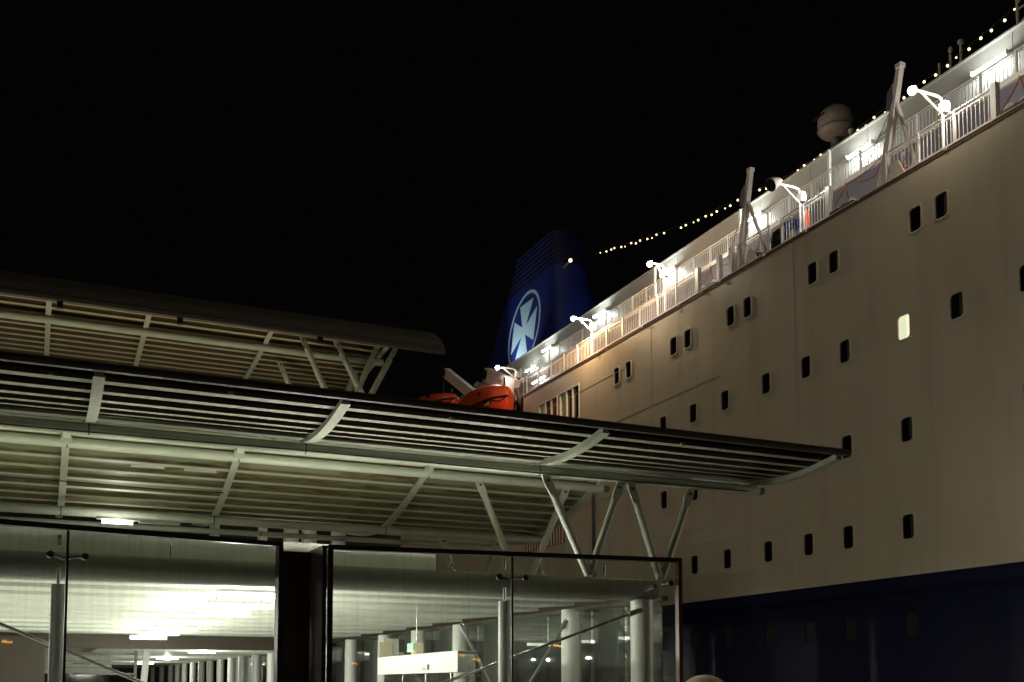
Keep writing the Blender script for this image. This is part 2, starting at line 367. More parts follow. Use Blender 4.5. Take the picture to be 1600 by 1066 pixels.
p = wall_panel(25.75, 0.85, DZ2 + 0.6, 1.05, 'notice_board', SHIPW); sub(MB().box(29.41, 29.439, 26.08, 26.36, DZ2 + 0.95, DZ2 + 1.3), 'notice', REDM, p)
for y in (22.9, 23.9, 28.9, 39.2, 44.2):
    p = MB().box(26.94, 26.999, y, y + 0.38, 16.2, 17.3).build('deckhouse_window', SHIPG, ship); sub(MB().box(26.93, 26.939, y + 0.05, y + 0.33, 16.25, 17.25), 'pane', WGLASS, p)

# railings
def railing(y0, y1, X, z, h, post, bars=0.15, extra=()):
    r = MB(); r.tube([(X, y0, z + h), (X, y1, z + h)], 0.026, 8)
    top = r.build('railing', RAILM, ship, True)
    n = max(1, round((y1 - y0) / post)); st = (y1 - y0) / n
    pm = MB().box(-0.035, 0.035, -0.035, 0.035, 0.0, h + 0.02).mesh('railing_post', RAILM)
    for k in range(n + 1):
        o = place(pm, 'railing_post', None, (X, y0 + k * st, z)); o.parent = top
    b = MB(); b.box(X - 0.016, X + 0.016, y0, y1, z + 0.09, z + 0.125)
    b.box(X - 0.012, X + 0.012, y0, y1, z + h - 0.12, z + h - 0.10)
    k = 0
    while y0 + k * bars < y1:
        y = y0 + k * bars; b.box(X - 0.009, X + 0.009, y - 0.009, y + 0.009, z + 0.126, z + h - 0.131); k += 1
    o = b.build('railing_bars', RAILM, None); o.parent = top; o['kind'] = 'stuff'
RZ = HTOP + 0.04
for a, b in ((20.5, 24.6), (27.35, 29.7), (30.4, 32.3), (35.1, 51.3)): railing(a, b, HX + 0.12, RZ, 1.02, 1.42)
railing(12.0, 19.2, HX + 0.12, RZ, 1.02, 1.42)
railing(14.0, 80.0, 27.04, DZ2 + 0.002, 0.84, 1.36)
# stout white bollard posts at the ends of the railing runs
for y in (20.45, 27.25, 32.75, 35.0, 33.55):
    MB().box(HX + 0.06, HX + 0.24, y - 0.09, y + 0.09, RZ, RZ + 1.12).build('gate_post', RAILM, ship)
# deck edge lugs
for y in (18.4, 22.0, 25.6, 28.2, 30.5, 33.2, 34.4, 36.1, 39, 43):
    MB().box(HX - 0.10, HX - 0.051, y, y + 0.09, HTOP - 0.06, HTOP + 0.02).build('pad_eye', RAILM, ship)

# funnel with ring emblem
def fun_ring(z):
    t = (z - 24.0) / (32.6 - 24.0)
    aft = 79.6 - 0.92 * (z - 24.0) if z < 30.4 else 73.7 - 0.75 * (z - 30.4)
    fwd = 64.6 + 0.10 * (z - 24.0)
    x0 = 33.0; x1 = 37.2 - 0.25 * (z - 24.0) * 0.9
    pts = []; r = min(1.3, (x1 - x0) * 0.42)
    for cx, cy, a0 in ((x0 + r, fwd + r, 180), (x1 - r, fwd + r, 270), (x1 - 0.5, aft - 0.5, 0), (x0 + 0.5, aft - 0.5, 90)):
        rr = r if cy < aft - 1 else 0.5
        for k in range(6):
            a = R(a0 + 90 * k / 5); pts.append(Vector((cx + rr * math.cos(a), cy + rr * math.sin(a), z)))
    return pts
fun = MB().loft([fun_ring(z) for z in (22.04, 24, 26, 28, 29.9)]).build('funnel', FUNB, ship, True, 50)
z = 29.905
for k in range(7):
    sub(MB().loft([fun_ring(z), fun_ring(z + 0.30)]), 'louvre_ring', FUND, fun, True)
    c = MB()
    big = [Vector(((p.x - 35) * 1.02 + 35, (p.y - 69) * 1.012 + 69, p.z)) for p in fun_ring(z + 0.301)]
    big2 = [Vector((p.x, p.y, p.z + 0.05)) for p in big]
    sub(MB().loft([big, big2]), 'louvre_lip', FUNB, fun, True)
    z += 0.352
SH = -0.28; CYE, CZE = 70.72, 26.5; EX = 32.985
def sh(a, b): return (EX, CYE + a + SH * b, CZE + b)
n = 48; ro, ri = 2.80, 2.58
m = MB(); vs = []
for k in range(n):
    a = 2 * math.pi * k / n
    for r_, x in ((ro, 0), (ri, 0), (ro, 0.013), (ri, 0.013)):
        v = sh(r_ * math.cos(a), r_ * math.sin(a)); vs.append((v[0] + x, v[1], v[2]))
fs = []
for k in range(n):
    q = (k + 1) % n; fs += [(4 * k, 4 * q, 4 * q + 1, 4 * k + 1), (4 * k, 4 * k + 2, 4 * q + 2, 4 * q), (4 * k + 1, 4 * q + 1, 4 * q + 3, 4 * k + 3)]
sub(m.add(vs, fs), 'emblem_ring', EMBL, fun)
cw, ca, ch = 0.34, 1.20, 2.02
cp = [(-cw, cw), (-ca, ch), (ca, ch), (cw, cw), (ch, ca), (ch, -ca), (cw, -cw), (ca, -ch), (-ca, -ch), (-cw, -cw), (-ch, -ca), (-ch, ca)]
m = MB(); vs = [sh(a, b) for a, b in cp] + [sh(0, 0)]
sub(m.add(vs, [(12, k, (k + 1) % 12) for k in range(12)]), 'emblem_cross', EMBL, fun)
# lamp on the funnel
fl = thing('funnel_lamp', (33.6, 64.2, 29.6), 'single warm bulb shining high on the funnel top', 'lamp')
MB().tube([(33.6, 65.6, 29.5), (33.6, 64.35, 29.62)], 0.03, 8).build('bracket', RAILM, fl)
MB().ball((33.6, 64.25, 29.66), 0.13).build('bulb', E_BULB, fl, True)

# things standing on the roof
def post_thing(name, x, y, z0, z1, label, cat, r=0.06, top=None):
    t = thing(name, (x, y, z0), label, cat)
    MB().tube([(x, y, z0), (x, y, z1)], [r, r * 0.8], 10).build('pole', SHIPW, t, True)
    MB().tube([(x, y, z0 - 0.0), (x, y, z0 + 0.06)], r * 2.2, 10).build('base_plate', SHIPW, t, True)
    if top == 'ball': MB().ball((x, y, z1 + 0.14), 0.09, 12, 8, 1.6).build('antenna_head', SHIPW, t, True)
    if top == 'box': MB().box(x - 0.08, x + 0.08, y - 0.08, y + 0.08, z1, z1 + 0.14).build('antenna_head', SHIPW, t)
    return t
post_thing('roof_post', 31.5, 29.2, 22.03, 24.1, 'slim grey roof post leftmost of the cluster beside the far crane lamp', 'post')
post_thing('roof_antenna', 31.9, 29.0, 22.03, 24.5, 'roof antenna with a rounded head between two posts', 'antenna', 0.04, 'ball')
post_thing('roof_post', 31.5, 28.65, 22.03, 24.15, 'slim grey roof post in the middle of the roof cluster', 'post')
post_thing('roof_post', 31.5, 28.15, 22.03, 24.3, 'slim grey roof post rightmost of the roof cluster', 'post', 0.06, 'box')
post_thing('roof_beacon_post', 30.2, 32.7, 22.03, 22.75, 'short white post with square cap on the roof edge by the radome', 'post', 0.09, 'box')
mt = thing('lattice_mast', (31.5, 25.5, 22.03), 'lattice mast frame on the roof at the top right corner', 'mast')
for dx, dy in ((0, 0), (0, -0.9), (0.9, 0), (0.9, -0.9)):
    MB().box(31.46 + dx, 31.54 + dx, 25.56 + dy, 25.64 + dy, 22.03, 26.5).build('mast_leg', SHIPW, mt)
for k in range(5):
    z = 22.6 + k * 0.85
    MB().bar((31.45, 25.56, z), (31.45, 24.74, z + 0.5), 0.04, 0.05).build('mast_brace', SHIPW, mt)
    MB().bar((31.44, 25.56, z + 0.62), (31.44, 24.74, z + 0.62), 0.04, 0.05).build('mast_rung', SHIPW, mt)
rd = thing('satellite_dome', (33, 36.7, 22.03), 'round pale satellite dome standing on the ship roof', 'satellite dome')
MB().tube([(33, 36.7, 22.03), (33, 36.7, 25.1)], [0.3, 0.22], 14).build('pedestal', SHIPG, rd, True)
MB().loft([[Vector((33 + r * math.cos(2 * math.pi * k / 24), 36.7 + r * math.sin(2 * math.pi * k / 24), z)) for k in range(24)] for r, z in ((0.38, 25.05), (0.72, 25.28), (0.80, 25.42))]).build('lower_shell', DOMEM, rd, True)
MB().ball((33, 36.7, 25.80), 0.82, 24, 12, 0.95, -0.5).build('upper_shell', DOMEM, rd, True)
MB().tube([(33 + 0.825 * math.cos(2 * math.pi * k / 24), 36.7 + 0.825 * math.sin(2 * math.pi * k / 24), 25.43) for k in range(25)], 0.018, 6).build('joint_band', SHIPG, rd, True)
MB().box(32.20, 32.26, 36.55, 37.3, 25.95, 26.05).build('marking_stripe', BLACKR, rd)
ls = thing('loudspeaker_pair', (29.3, 33.9, 20.2), 'pair of pale horn loudspeakers on the deckhouse wall by a strip light', 'loudspeaker')
for y in (33.7, 34.25):
    MB().tube([(29.45, y, 20.35), (29.15, y - 0.08, 20.35), (28.95, y - 0.13, 20.35)], [0.05, 0.09, 0.2], 14).build('horn', SHIPW, ls, True)
MB().box(29.40, 29.499, 33.6, 34.35, 20.28, 20.42).build('bracket', SHIPW, ls)

# festoon string with bulbs
BULBS = [(55.32, 26.37), (54.56, 26.16), (53.98, 26.06), (53.6, 26.0), (52.79, 25.76), (52.36, 25.62), (51.65, 25.55), (51.13, 25.33), (50.67, 25.32), (49.88, 25.1), (49.39, 24.97), (48.92, 24.97), (48.14, 24.75), (46.48, 24.39), (46.02, 24.34), (45.3, 24.2), (44.87, 24.15), (44.2, 24.08), (43.68, 23.94), (43.23, 23.93), (42.52, 23.79), (42.09, 23.75), (41.47, 23.77), (39.76, 23.54), (39.25, 23.39), (38.12, 23.28), (36.97, 23.22), (36.55, 23.27), (35.86, 23.2), (35.45, 23.24), (34.78, 23.17), (33.74, 23.16), (33.14, 23.23), (32.67, 23.19), (32.2, 23.32), (31.58, 23.22), (30.55, 23.3), (29.5, 23.4), (28.92, 23.36), (28.34, 23.41), (27.92, 23.5), (27.32, 23.49), (26.78, 23.6), (26.31, 23.62), (25.73, 23.66), (25.31, 23.82)]
fs_ = thing('festoon_lights', (31, 55.3, 26.4), 'long string of small warm bulbs hanging from funnel to mast', 'string lights')
wire = [(33.3, 64.4, 29.2), (31.9, 59.5, 27.5)] + [(31, y, interp(sorted(BULBS), y) + 0.10) for y in [55.3, 52, 48.5, 45, 41.5, 38, 35, 32, 29, 27, 25.5]]
MB().tube(sm(wire, 5), 0.014, 5).build('wire', BLACKR, fs_, True)
bm_ = MB().ball((0, 0, 0), 0.052, 10, 6).mesh('bulb', E_BULB, True)
bm2 = MB().ball((0, 0, 0), 0.036, 10, 6).mesh('bulb', E_BULB, True)
for i, (y, z) in enumerate(BULBS): place(bm_ if (i * 7) % 5 else bm2, 'bulb', fs_, (31, y, z))

# strip lights on the upper deckhouse
STR = [(24.25, 25.70, 21.20, 'long glaring strip light at the right edge above the notice board', 1.0), (30.55, 31.92, 21.1, 'glaring strip light beside the horn loudspeakers', 1), (37.4, 38.65, 21.15, 'strip light shining behind the crane left of the unlit floodlight', 1),
       (44.45, 45.8, 21.22, 'strip light right beside the middle floodlight of the railing', 1), (51.6, 53.05, 21.35, 'strip light just right of the small floodlight beside the funnel emblem', 1), (58.6, 59.9, 21.3, 'strip light below the right foot of the funnel emblem', 1), (60.9, 62.4, 20.66, 'lowest strip light nearest the lifeboats', 1)]
for a, b, z, lab, s in STR:
    X_ = 0.0
    t = thing('strip_light', (29.4, (a + b) / 2, z), lab, 'strip light', 'strip lights on the ship deckhouses')
    MB().box(29.36, 29.498, a - 0.05, b + 0.05, z - 0.05, z + 0.09).build('housing', SHIPW, t)
    MB().tube([(29.28, a, z), (29.28, b, z)], 0.06, 10).build('tube', E_STRIP, t, True)
    for q in (0.25, 0.75): lamp_light(t, (29.12, a + (b - a) * q, z - 0.10), 52, (0.95, 1.0, 0.92), 0.09)
    for y in (a, b): MB().box(29.20, 29.36, y - 0.025, y + 0.025, z - 0.085, z + 0.085).build('end_cap', RAILM, t)
t = thing('strip_light', (26.9, 55.3, 17.9), 'glaring strip light on the lower deck right beside the lifeboat', 'strip light', 'strip lights on the ship deckhouses')
MB().box(26.84, 26.899, 54.4, 56.2, 17.85, 17.99).build('housing', SHIPW, t)
MB().tube([(26.75, 54.5, 17.9), (26.75, 56.1, 17.9)], 0.06, 10).build('tube', E_STRIP, t, True)
for q in (54.9, 55.7): lamp_light(t, (26.6, q, 17.8), 70, (0.95, 1.0, 0.92), 0.09)
railing(51.7, 55.0, HX + 0.12, RZ, 1.02, 1.42)
MB().box(HX, 26.9, 51.62, 56.0, 15.52, HTOP).build('boat_access_deck', DECKM, ship)
# upright pipe pairs lit near the strips
for y in (32.9, 38.9, 46.3):
    MB().box(29.2, 29.32, y, y + 0.12, DZ2 + 0.003, 21.9).build('downpipe', RAILM, ship)

# floodlights on swan-neck arms
FL = [(22.27, 22.92, 17.28, True, 'bright floodlight on a bent arm beside the right-hand crane', 1.0), (28.67, 22.99, 17.30, False, 'unlit floodlight on a bent white arm above the blue tarpaulin', 0), (37.44, 23.37, 17.76, True, 'bright floodlight on an arm in the middle of the railing', 0.8), (43.87, 23.06, 17.41, True, 'small lit floodlight on an arm beside the funnel emblem', 0.5), (52.7, 22.97, 17.44, True, 'lit floodlight on an arm right above the lifeboats', 0.8)]
for y, hx, hz, lit, lab, pw in FL:
    t = thing('floodlight', (24.12, y, RZ), lab, 'floodlight', 'floodlights on the ship railing')
    yb = min(y, 51.25)
    MB().tube([(24.1, y, RZ - (0.04 if y < 51 else 0.5)), (24.1, y, hz - 0.35)], 0.045, 10).build('post', RAILM, t, True)
    MB().tube(sm([(24.1, y, hz - 0.36), (24.08, y, hz - 0.05), (23.9, y, hz + 0.06), (hx + 0.15, y, hz + 0.05)], 5), 0.04, 8).build('arm', RAILM, t, True)
    MB().tube([(24.06, y, hz - 0.45), (hx + 0.35, y, hz + 0.04)], 0.033, 8).build('brace', RAILM, t, True)
    MB().box(24.06, 24.26, y - 0.13, y + 0.13, hz - 0.42, hz - 0.08).build('bracket', RAILM, t)
    if y < 51:  # small lamps added at the brackets to light rails and cranes
        MB().box(24.10, 24.20, y - 0.19, y - 0.131, hz - 0.34, hz - 0.16).build('bracket_lamp', E_STRIP, t)
        lamp_light(t, (23.95, y - 0.75, hz - 0.1), {22.27: 170, 28.67: 110, 37.44: 200, 43.87: 110}[y], (1.0, 0.93, 0.82), 0.04)
    h = MB()
    if lit:
        h.tube([(hx + 0.15, y, hz + 0.05), (hx + 0.06, y, hz + 0.05)], [0.05, 0.12], 12)
        h.build('lamp_head', SHIPW, t, True)
        MB().ball((hx, y, hz), 0.10 + 0.03 * pw, 14, 8).build('lens', E_FLOODO if pw == 0.5 else E_FLOODW if y > 50 else E_FLOOD, t, True)
        lamp_light(t, (hx + (0.3 if pw == 0.5 else -0.1), y - 0.2, hz - 0.06), {1.0: 75, 0.5: 900, 0.8: 330 if y < 50 else 100}[pw], (1.0, 0.62, 0.32) if pw == 0.5 else (1.0, 0.93, 0.82) if y > 50 else (1.0, 0.84, 0.62), 0.09)
    else:
        h.tube([(hx + 0.22, y - 0.05, hz + 0.16), (hx + 0.02, y, hz + 0.06), (hx - 0.16, y, hz - 0.06)], [0.10, 0.20, 0.24], 14)
        h.build('lamp_head', SHIPW, t, True)
        MB().tube([(hx - 0.161, y, hz - 0.061), (hx - 0.18, y, hz - 0.075)], 0.22, 14).build('lens', WGLASS, t, True)

# deck cranes (A-frame davits)
def crane(yb, ytop, ztop, yfoot, lab):
    t = thing('deck_crane', (24.3, yb, RZ), lab, 'deck crane', 'deck cranes along the railing')
    MB().loft([[Vector((24.3 + sx * w, yb + (ytop - yb) * k + sy * d, RZ + (ztop - RZ) * k)) for sx, sy in ((-1, -1), (1, -1), (1, 1), (-1, 1))] for k, w, d in ((0, 0.11, 0.19), (0.3, 0.10, 0.115), (1, 0.09, 0.085))]).build('mast', CREAM, t)
    MB().box(24.19, 24.41, ytop - 0.12, ytop + 0.10, ztop + 0.002, ztop + 0.14).build('mast_cap', CREAM, t)
    MB().tube([(24.3, yb + (ytop - yb) * 0.70 - 0.1, RZ + (ztop - RZ) * 0.70), (24.35, yfoot + 0.1, RZ + 0.15)], [0.075, 0.06], 10).build('brace', CREAM, t, True)
    MB().tube([(24.42, yb + 0.15, RZ), (24.42, ytop + 0.28, ztop - 0.8)], 0.05, 8).build('rear_strut', CREAM, t, True)
    MB().box(24.2, 24.5, yfoot - 0.05, yfoot + 0.2, RZ - 0.04, RZ + 0.25).build('brace_foot', CREAM, t)
    MB().prism([(ytop + 0.20, ztop - 0.45), (ytop + 0.42, ztop - 0.62), (ytop + 0.50, ztop - 1.15), (ytop + 0.34, ztop - 1.28), (ytop + 0.18, ztop - 0.95)], 'x', 24.15, 24.35).build('hook_block', SHIPG, t)
    MB().tube([(24.25, ytop, ztop - 0.05), (24.25, ytop + 0.22, ztop - 0.25), (24.25, ytop + 0.32, ztop - 0.5)], 0.03, 6).build('hook_chain', BLACKR, t, True)
    MB().tube([(24.25, ytop + 0.42, ztop - 1.2), (25.2, ytop + 2.6, RZ + 1.6)], 0.010, 5).build('tag_line', BLACKR, t)
    w = MB().tube([(24.02, yfoot + 0.62, RZ + 0.28), (24.42, yfoot + 0.62, RZ + 0.28)], 0.17, 14).build('winch_drum', REDM, t, True)
    MB().prism([(yfoot + 0.25, RZ), (yfoot + 1.0, RZ), (yfoot + 0.75, RZ + 0.5), (yfoot + 0.5, RZ + 0.5)], 'x', 23.98, 24.016).build('winch_side', CREAM, t)
    MB().tube([(24.3, yfoot + 0.62, RZ + 0.5), (24.3, yfoot + 0.6, RZ + 0.85)], 0.05, 8).build('winch_handle', CREAM, t, True)
crane(24.98, 24.08, 19.30, 23.45, 'tall cream deck crane at the right beside a bright floodlight')
crane(32.55, 31.70, 19.38, 30.75, 'tall cream deck crane left of the unlit floodlight')

# launching gear for rafts in the railing gaps
def raft_gear(y0, y1, lab, drk):
    t = thing('raft_cradle', (24.3, (y0 + y1) / 2, RZ), lab, 'raft cradle', 'raft cradles in the railing gaps')
    MB().box(24.0, 24.7, y0, y1, RZ, RZ + 0.10).build('cradle_base', BLACKR, t)
    n = 3
    for k in range(n):
        yc = y0 + (k + 0.5) * (y1 - y0) / n; rr = (y1 - y0) / n * 0.5
        MB().tube([(24.12, yc, RZ + 0.09), (24.62, yc, RZ + 0.09)], rr * (0.78 if k == 1 else 1), 16).build('raft_roll', BLACKR if k == drk else CREAM, t, True)
    MB().tube(sm([(24.2, y1 + 0.25, RZ + 0.1), (24.4, y1 - 0.25, RZ + 0.85), (24.35, y1 - 0.4, RZ + 1.05), (24.3, y1 - 0.6, RZ + 0.45)], 5), 0.015, 6).build('rope', ROPER, t, True)
    MB().tube(sm([(24.4, y1 - 0.35, RZ + 1.0), (24.9, y1 - 0.75, RZ + 1.35), (25.4, y1 - 1.0, RZ + 1.9), (25.6, y1 - 1.3, RZ + 2.4)], 5), 0.016, 6).build('rope', ROPER, t, True)
    MB().tube(sm([(25.4, y1 - 1.0, RZ + 1.9), (24.9, y1 - 1.2, RZ + 1.05), (24.4, y0 + 0.05, RZ + 0.8)], 6), 0.013, 6).build('rope', ROPER, t, True)
    return t
raft_gear(33.75, 34.85, 'cream raft rolls with orange ropes between the middle floodlight and the left crane', 1)
raft_gear(26.0, 27.1, 'raft rolls with red ropes between the two deck cranes', 1)
raft_gear(18.9, 20.2, 'black raft cradle at the right edge of the picture', 0)
MB().box(24.05, 24.65, 19.0, 20.25, RZ + 0.24, RZ + 0.36)
# tarpaulin bundle behind the rail
tb = thing('tarpaulin_bundle', (24.8, 29.9, RZ), 'blue and black tarpaulin bundle behind the railing under the unlit floodlight', 'tarpaulin')
def lump(c, rx, ry, rz, mat, name):
    rings = []
    for j in range(9):
        a = -math.pi / 2 + math.pi * j / 8; rr = max(math.cos(a), 0.03)
        rings.append([Vector((c[0] + rx * rr * math.cos(q) * (1 + 0.18 * math.sin(5 * q + j)), c[1] + ry * rr * math.sin(q) * (1 + 0.15 * math.sin(3 * q + 2 * j)), c[2] + rz * math.sin(a))) for q in [2 * math.pi * k / 14 for k in range(14)]])
    MB().loft(rings).build(name, mat, tb, True, 25)
lump((24.75, 30.55, RZ + 0.55), 0.35, 0.5, 0.55, TARPK, 'black_sheet')
lump((24.85, 30.1, RZ + 0.80), 0.4, 0.65, 0.42, TARPB, 'blue_sheet')
lump((24.65, 29.2, RZ + 0.30), 0.25, 0.25, 0.30, TARPB, 'blue_sheet')
lump((24.62, 28.95, RZ + 0.62), 0.14, 0.12, 0.50, ORANGED, 'orange_bag')
lump((24.60, 29.75, RZ + 0.45), 0.2, 0.2, 0.35, SHIPG, 'grey_bag')
# lifeboats and their davits
def lifeboat(xc, y0, y1, zk, zt, rise, beam, lab):
    t = thing('lifeboat', (xc, (y0 + y1) / 2, zk), lab, 'lifeboat', 'orange lifeboats in their davits')
    L = y1 - y0
    hull, can, belt = [], [], []
    N = 15
    for i in range(N):
        s = i / (N - 1); y = y0 + L * s
        e = math.sin(math.pi * min(max(s, 0.0), 1.0)); w = beam / 2 * (max(e, 0.0) ** 0.42 * 0.97 + 0.03)
        lift = rise * s; bowup = 0.45 * (1 - e) ** 1.5
        zg = zk + (zt - zk) * 0.52 + lift + bowup * 0.6; zb = zk + lift + bowup * 1.6
        ring = []
        for k in range(13):
            a = math.pi * k / 12
            ring.append(Vector((xc - w * math.cos(a), y, zg - (zg - zb) * math.sin(a) ** 0.75)))
        hull.append(ring + [Vector((xc + w * 0.5, y, zg + 0.01)), Vector((xc - w * 0.5, y, zg + 0.01))])
        hc = (zt - zg + lift) * (0.35 + 0.65 * e ** 0.5)
        ring = []
        for k in range(13):
            a = math.pi * k / 12
            ring.append(Vector((xc - w * 0.985 * math.cos(a), y, zg + 0.04 + hc * math.sin(a) ** 0.6)))
        can.append(ring + [Vector((xc + w * 0.5, y, zg + 0.03)), Vector((xc - w * 0.5, y, zg + 0.03))])
        belt.append((xc - w - 0.03, y, zg + 0.02))
    MB().loft(hull).build('boat_hull', ORANGE, t, True, 60)
    MB().loft(can).build('boat_canopy', ORANGED, t, True, 60)
    b2 = [(xc, y0 - 0.04, belt[0][2])] + belt
    MB().tube(sm(b2, 3), 0.055, 8).build('fender_belt', BLACKR, t, True)
    rope = []
    for i in range(N - 1):
        a = Vector(belt[i]); b = Vector(belt[i + 1]); rope += [a + Vector((-0.02, 0, -0.10)), (a + b) / 2 + Vector((-0.03, 0, -0.24))]
    MB().tube(rope, 0.03, 5).build('grab_line', BLACKR, t)
    for i in range(2, N - 2, 3):
        a = Vector(belt[i]); MB().box(a.x - 0.02, a.x + 0.02, a.y - 0.28, a.y + 0.28, a.z - 0.30, a.z - 0.21).build('reflective_strip', RAILM, t)
    for i in (4, 7, 10):
        s = i / (N - 1); a = Vector(belt[i])
        MB().box(a.x + 0.10, a.x + 0.16, a.y - 0.25, a.y + 0.25, a.z + 0.40, a.z + 0.62).build('canopy_window', WGLASS, t)
    MB().tube([(xc, y0 + 0.35, zk + (zt - zk) * 0.8), (xc, y0 + 0.35, zt + 0.1)], 0.05, 8).build('lifting_hook', DARKST, t, True)
    MB().tube([(xc, y1 - 0.35, zk + (zt - zk) * 0.8 + rise), (xc, y1 - 0.35, zt + rise + 0.1)], 0.05, 8).build('lifting_hook', DARKST, t, True)
    return t
lifeboat(22.35, 50.0, 56.3, 13.45, 16.10, 0.35, 2.2, 'bright orange lifeboat with a dark belt nearest the hull windows')
lifeboat(22.3, 57.6, 65.4, 15.65, 17.45, 1.0, 2.1, 'darker orange lifeboat further left behind the canopy edge')
def davit(pa, pb, w, lab, text=None):
    t = thing('lifeboat_davit', (pb[0] + 1.5, pb[1], pb[2] - 3), lab, 'davit', 'lifeboat davits')
    a = Vector(pa); b = Vector(pb); d = (b - a).normalized(); pr = Vector((0, d.z, -d.y)) if abs(d.z) > 0.01 else Vector((0, 0, 1))
    pr = Vector((1, 0, 0)).cross(d).normalized() * (w / 2)
    pts = []
    for k in range(9):
        q = R(90 + 180 * k / 8)
        pts.append(a + d * (w / 2) * math.cos(q) + pr * math.sin(q))
    pts += [b - pr, b + pr]
    n = len(pts); X = Vector((0.32, 0, 0))
    MB().add(pts + [p + X for p in pts], [tuple(range(n)), tuple(reversed(range(n, 2 * n)))] + [(k, k + n, (k + 1) % n + n, (k + 1) % n) for k in range(n)]).build('davit_arm', CREAM, t)
    MB().tube([a + Vector((-0.06, 0, 0)), a + Vector((0.38, 0, 0))], w * 0.36, 14).build('sheave', DARKST, t, True)
    MB().tube([b + Vector((0.16, 0, 0)), b + Vector((1.6, 0.3, -3.4))], 0.16, 10).build('davit_leg', SHIPG, t, True)
    MB().tube([a + Vector((0.0, 0, -0.1)), Vector((a.x - 0.4, a.y - 0.4, b.z - 1.2))], 0.02, 6).build('fall_wire', BLACKR, t)
    if text:
        cu = bpy.data.curves.new('lettering', 'FONT'); cu.body = text; cu.size = 0.42; cu.extrude = 0.004; cu.align_x = 'CENTER'; cu.align_y = 'CENTER'
        cu.materials.append(DARKST); tmp = bpy.data.objects.new('lettering_curve', cu)
        o = bpy.data.objects.new('lettering', bpy.data.meshes.new_from_object(tmp)); COL.objects.link(o); bpy.data.objects.remove(tmp)
        c = (a + b) / 2 + Vector((-0.012, 0, 0)) + d * 0.35
        xax = d; zax = Vector((-1, 0, 0)); yax = zax.cross(xax)
        o.matrix_world = Matrix((xax, yax, zax)).transposed().to_4x4(); o.location = c
        o.parent = t; o.matrix_parent_inverse = Matrix.Translation(-Vector(t.location))
davit((23.2, 61.6, 19.6), (23.2, 57.0, 17.0), 0.62, 'white lifeboat davit arm with a dark sheave on the left')
davit((23.6, 55.9, 18.0), (23.6, 51.9, 16.2), 0.80, 'pale lettered davit arm above the nearer lifeboat', 'HARD')
MB().box(26.0, 27.0, 51.61, 82, 12.9, 15.8).build('boat_deck_wall', SHIPG, ship)
tag(ship, 'large cream and navy passenger ferry moored beyond the terminal', 'ferry')

# ------------------------------------------------------------------ canopies
def canopy(name, loc, label, prof, ribs, xl, xr, slat_ys, sw, shh, rib_h, rib_w, slat_m, deck_m, lip_m=None, deck_part='deck_panel', deck_y=None):
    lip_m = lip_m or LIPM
    t = thing(name, loc, label, 'canopy', 'steel canopies of the terminal')
    P = [(p.x, p.y) for p in sm([(a, b, 0) for a, b in prof], 6)]
    # ribs: curved T section swept along the profile
    rb = MB()
    up = [(y, z + rib_h) for y, z in P]; 
    rm = MB().prism([(y, z + 0.023) for y, z in P] + list(reversed(up)), 'x', -rib_w * 0.36, rib_w * 0.36)
    fl = MB()
    loops = []
    for i, (y, z) in enumerate(P):
        a = P[max(i - 1, 0)]; b = P[min(i + 1, len(P) - 1)]; d = Vector((0, b[0] - a[0], b[1] - a[1])).normalized(); nn = Vector((0, -d.z, d.y)); c = Vector((0, y, z))
        loops.append([c + Vector((-rib_w / 2, 0, 0)), c + Vector((rib_w / 2, 0, 0)), c + Vector((rib_w / 2, 0, 0)) + nn * 0.022, c + Vector((-rib_w / 2, 0, 0)) + nn * 0.022])
    fm = MB().loft(loops).mesh('rib_flange', STEELC)
    wm = rm.mesh('rib', STEELC)
    for x in ribs:
        o = place(wm, 'rib', t, (x, 0, 0)); f = place(fm, 'rib_flange', None); f.parent = o
    xs = [xl] + [x for x in ribs if xl < x < xr] + [xr]
    xs = sorted(set(xs))
    for i in range(len(xs) - 1):
        a, b = xs[i] + 0.004, xs[i + 1] - 0.004
        me = MB().box(-(b - a) / 2, (b - a) / 2, -sw / 2, sw / 2, 0, shh)
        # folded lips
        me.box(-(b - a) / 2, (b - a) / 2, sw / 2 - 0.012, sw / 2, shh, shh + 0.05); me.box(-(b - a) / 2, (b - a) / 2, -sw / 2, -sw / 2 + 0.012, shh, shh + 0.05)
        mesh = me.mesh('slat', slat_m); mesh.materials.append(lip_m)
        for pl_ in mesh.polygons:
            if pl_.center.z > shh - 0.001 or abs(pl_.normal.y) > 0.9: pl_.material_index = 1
        for y in slat_ys:
            z = interp(P, y) + rib_h; sl = math.atan2(interp(P, y + 0.1) - interp(P, y - 0.1), 0.2)
            place(mesh, 'slat', t, ((a + b) / 2, y, z + 0.002), (sl, 0, 0))
        # deck sheet over the bay
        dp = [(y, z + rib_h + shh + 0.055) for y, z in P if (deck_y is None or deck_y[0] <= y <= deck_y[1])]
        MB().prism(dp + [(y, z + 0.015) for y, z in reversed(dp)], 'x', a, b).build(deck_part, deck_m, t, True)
    return t, P
def tubular(t, a, b, r, name='tube', joints=(), mat=None):
    MB().tube([a, b], r, 20).build(name, mat or STEELC, t, True)
    for j in joints:
        p = Vector(a).lerp(Vector(b), j)
        d = (Vector(b) - Vector(a)).normalized() * 0.012
        MB().tube([p - d, p + d], r * 1.03, 20).build('tube_joint', FASCM, t, True)
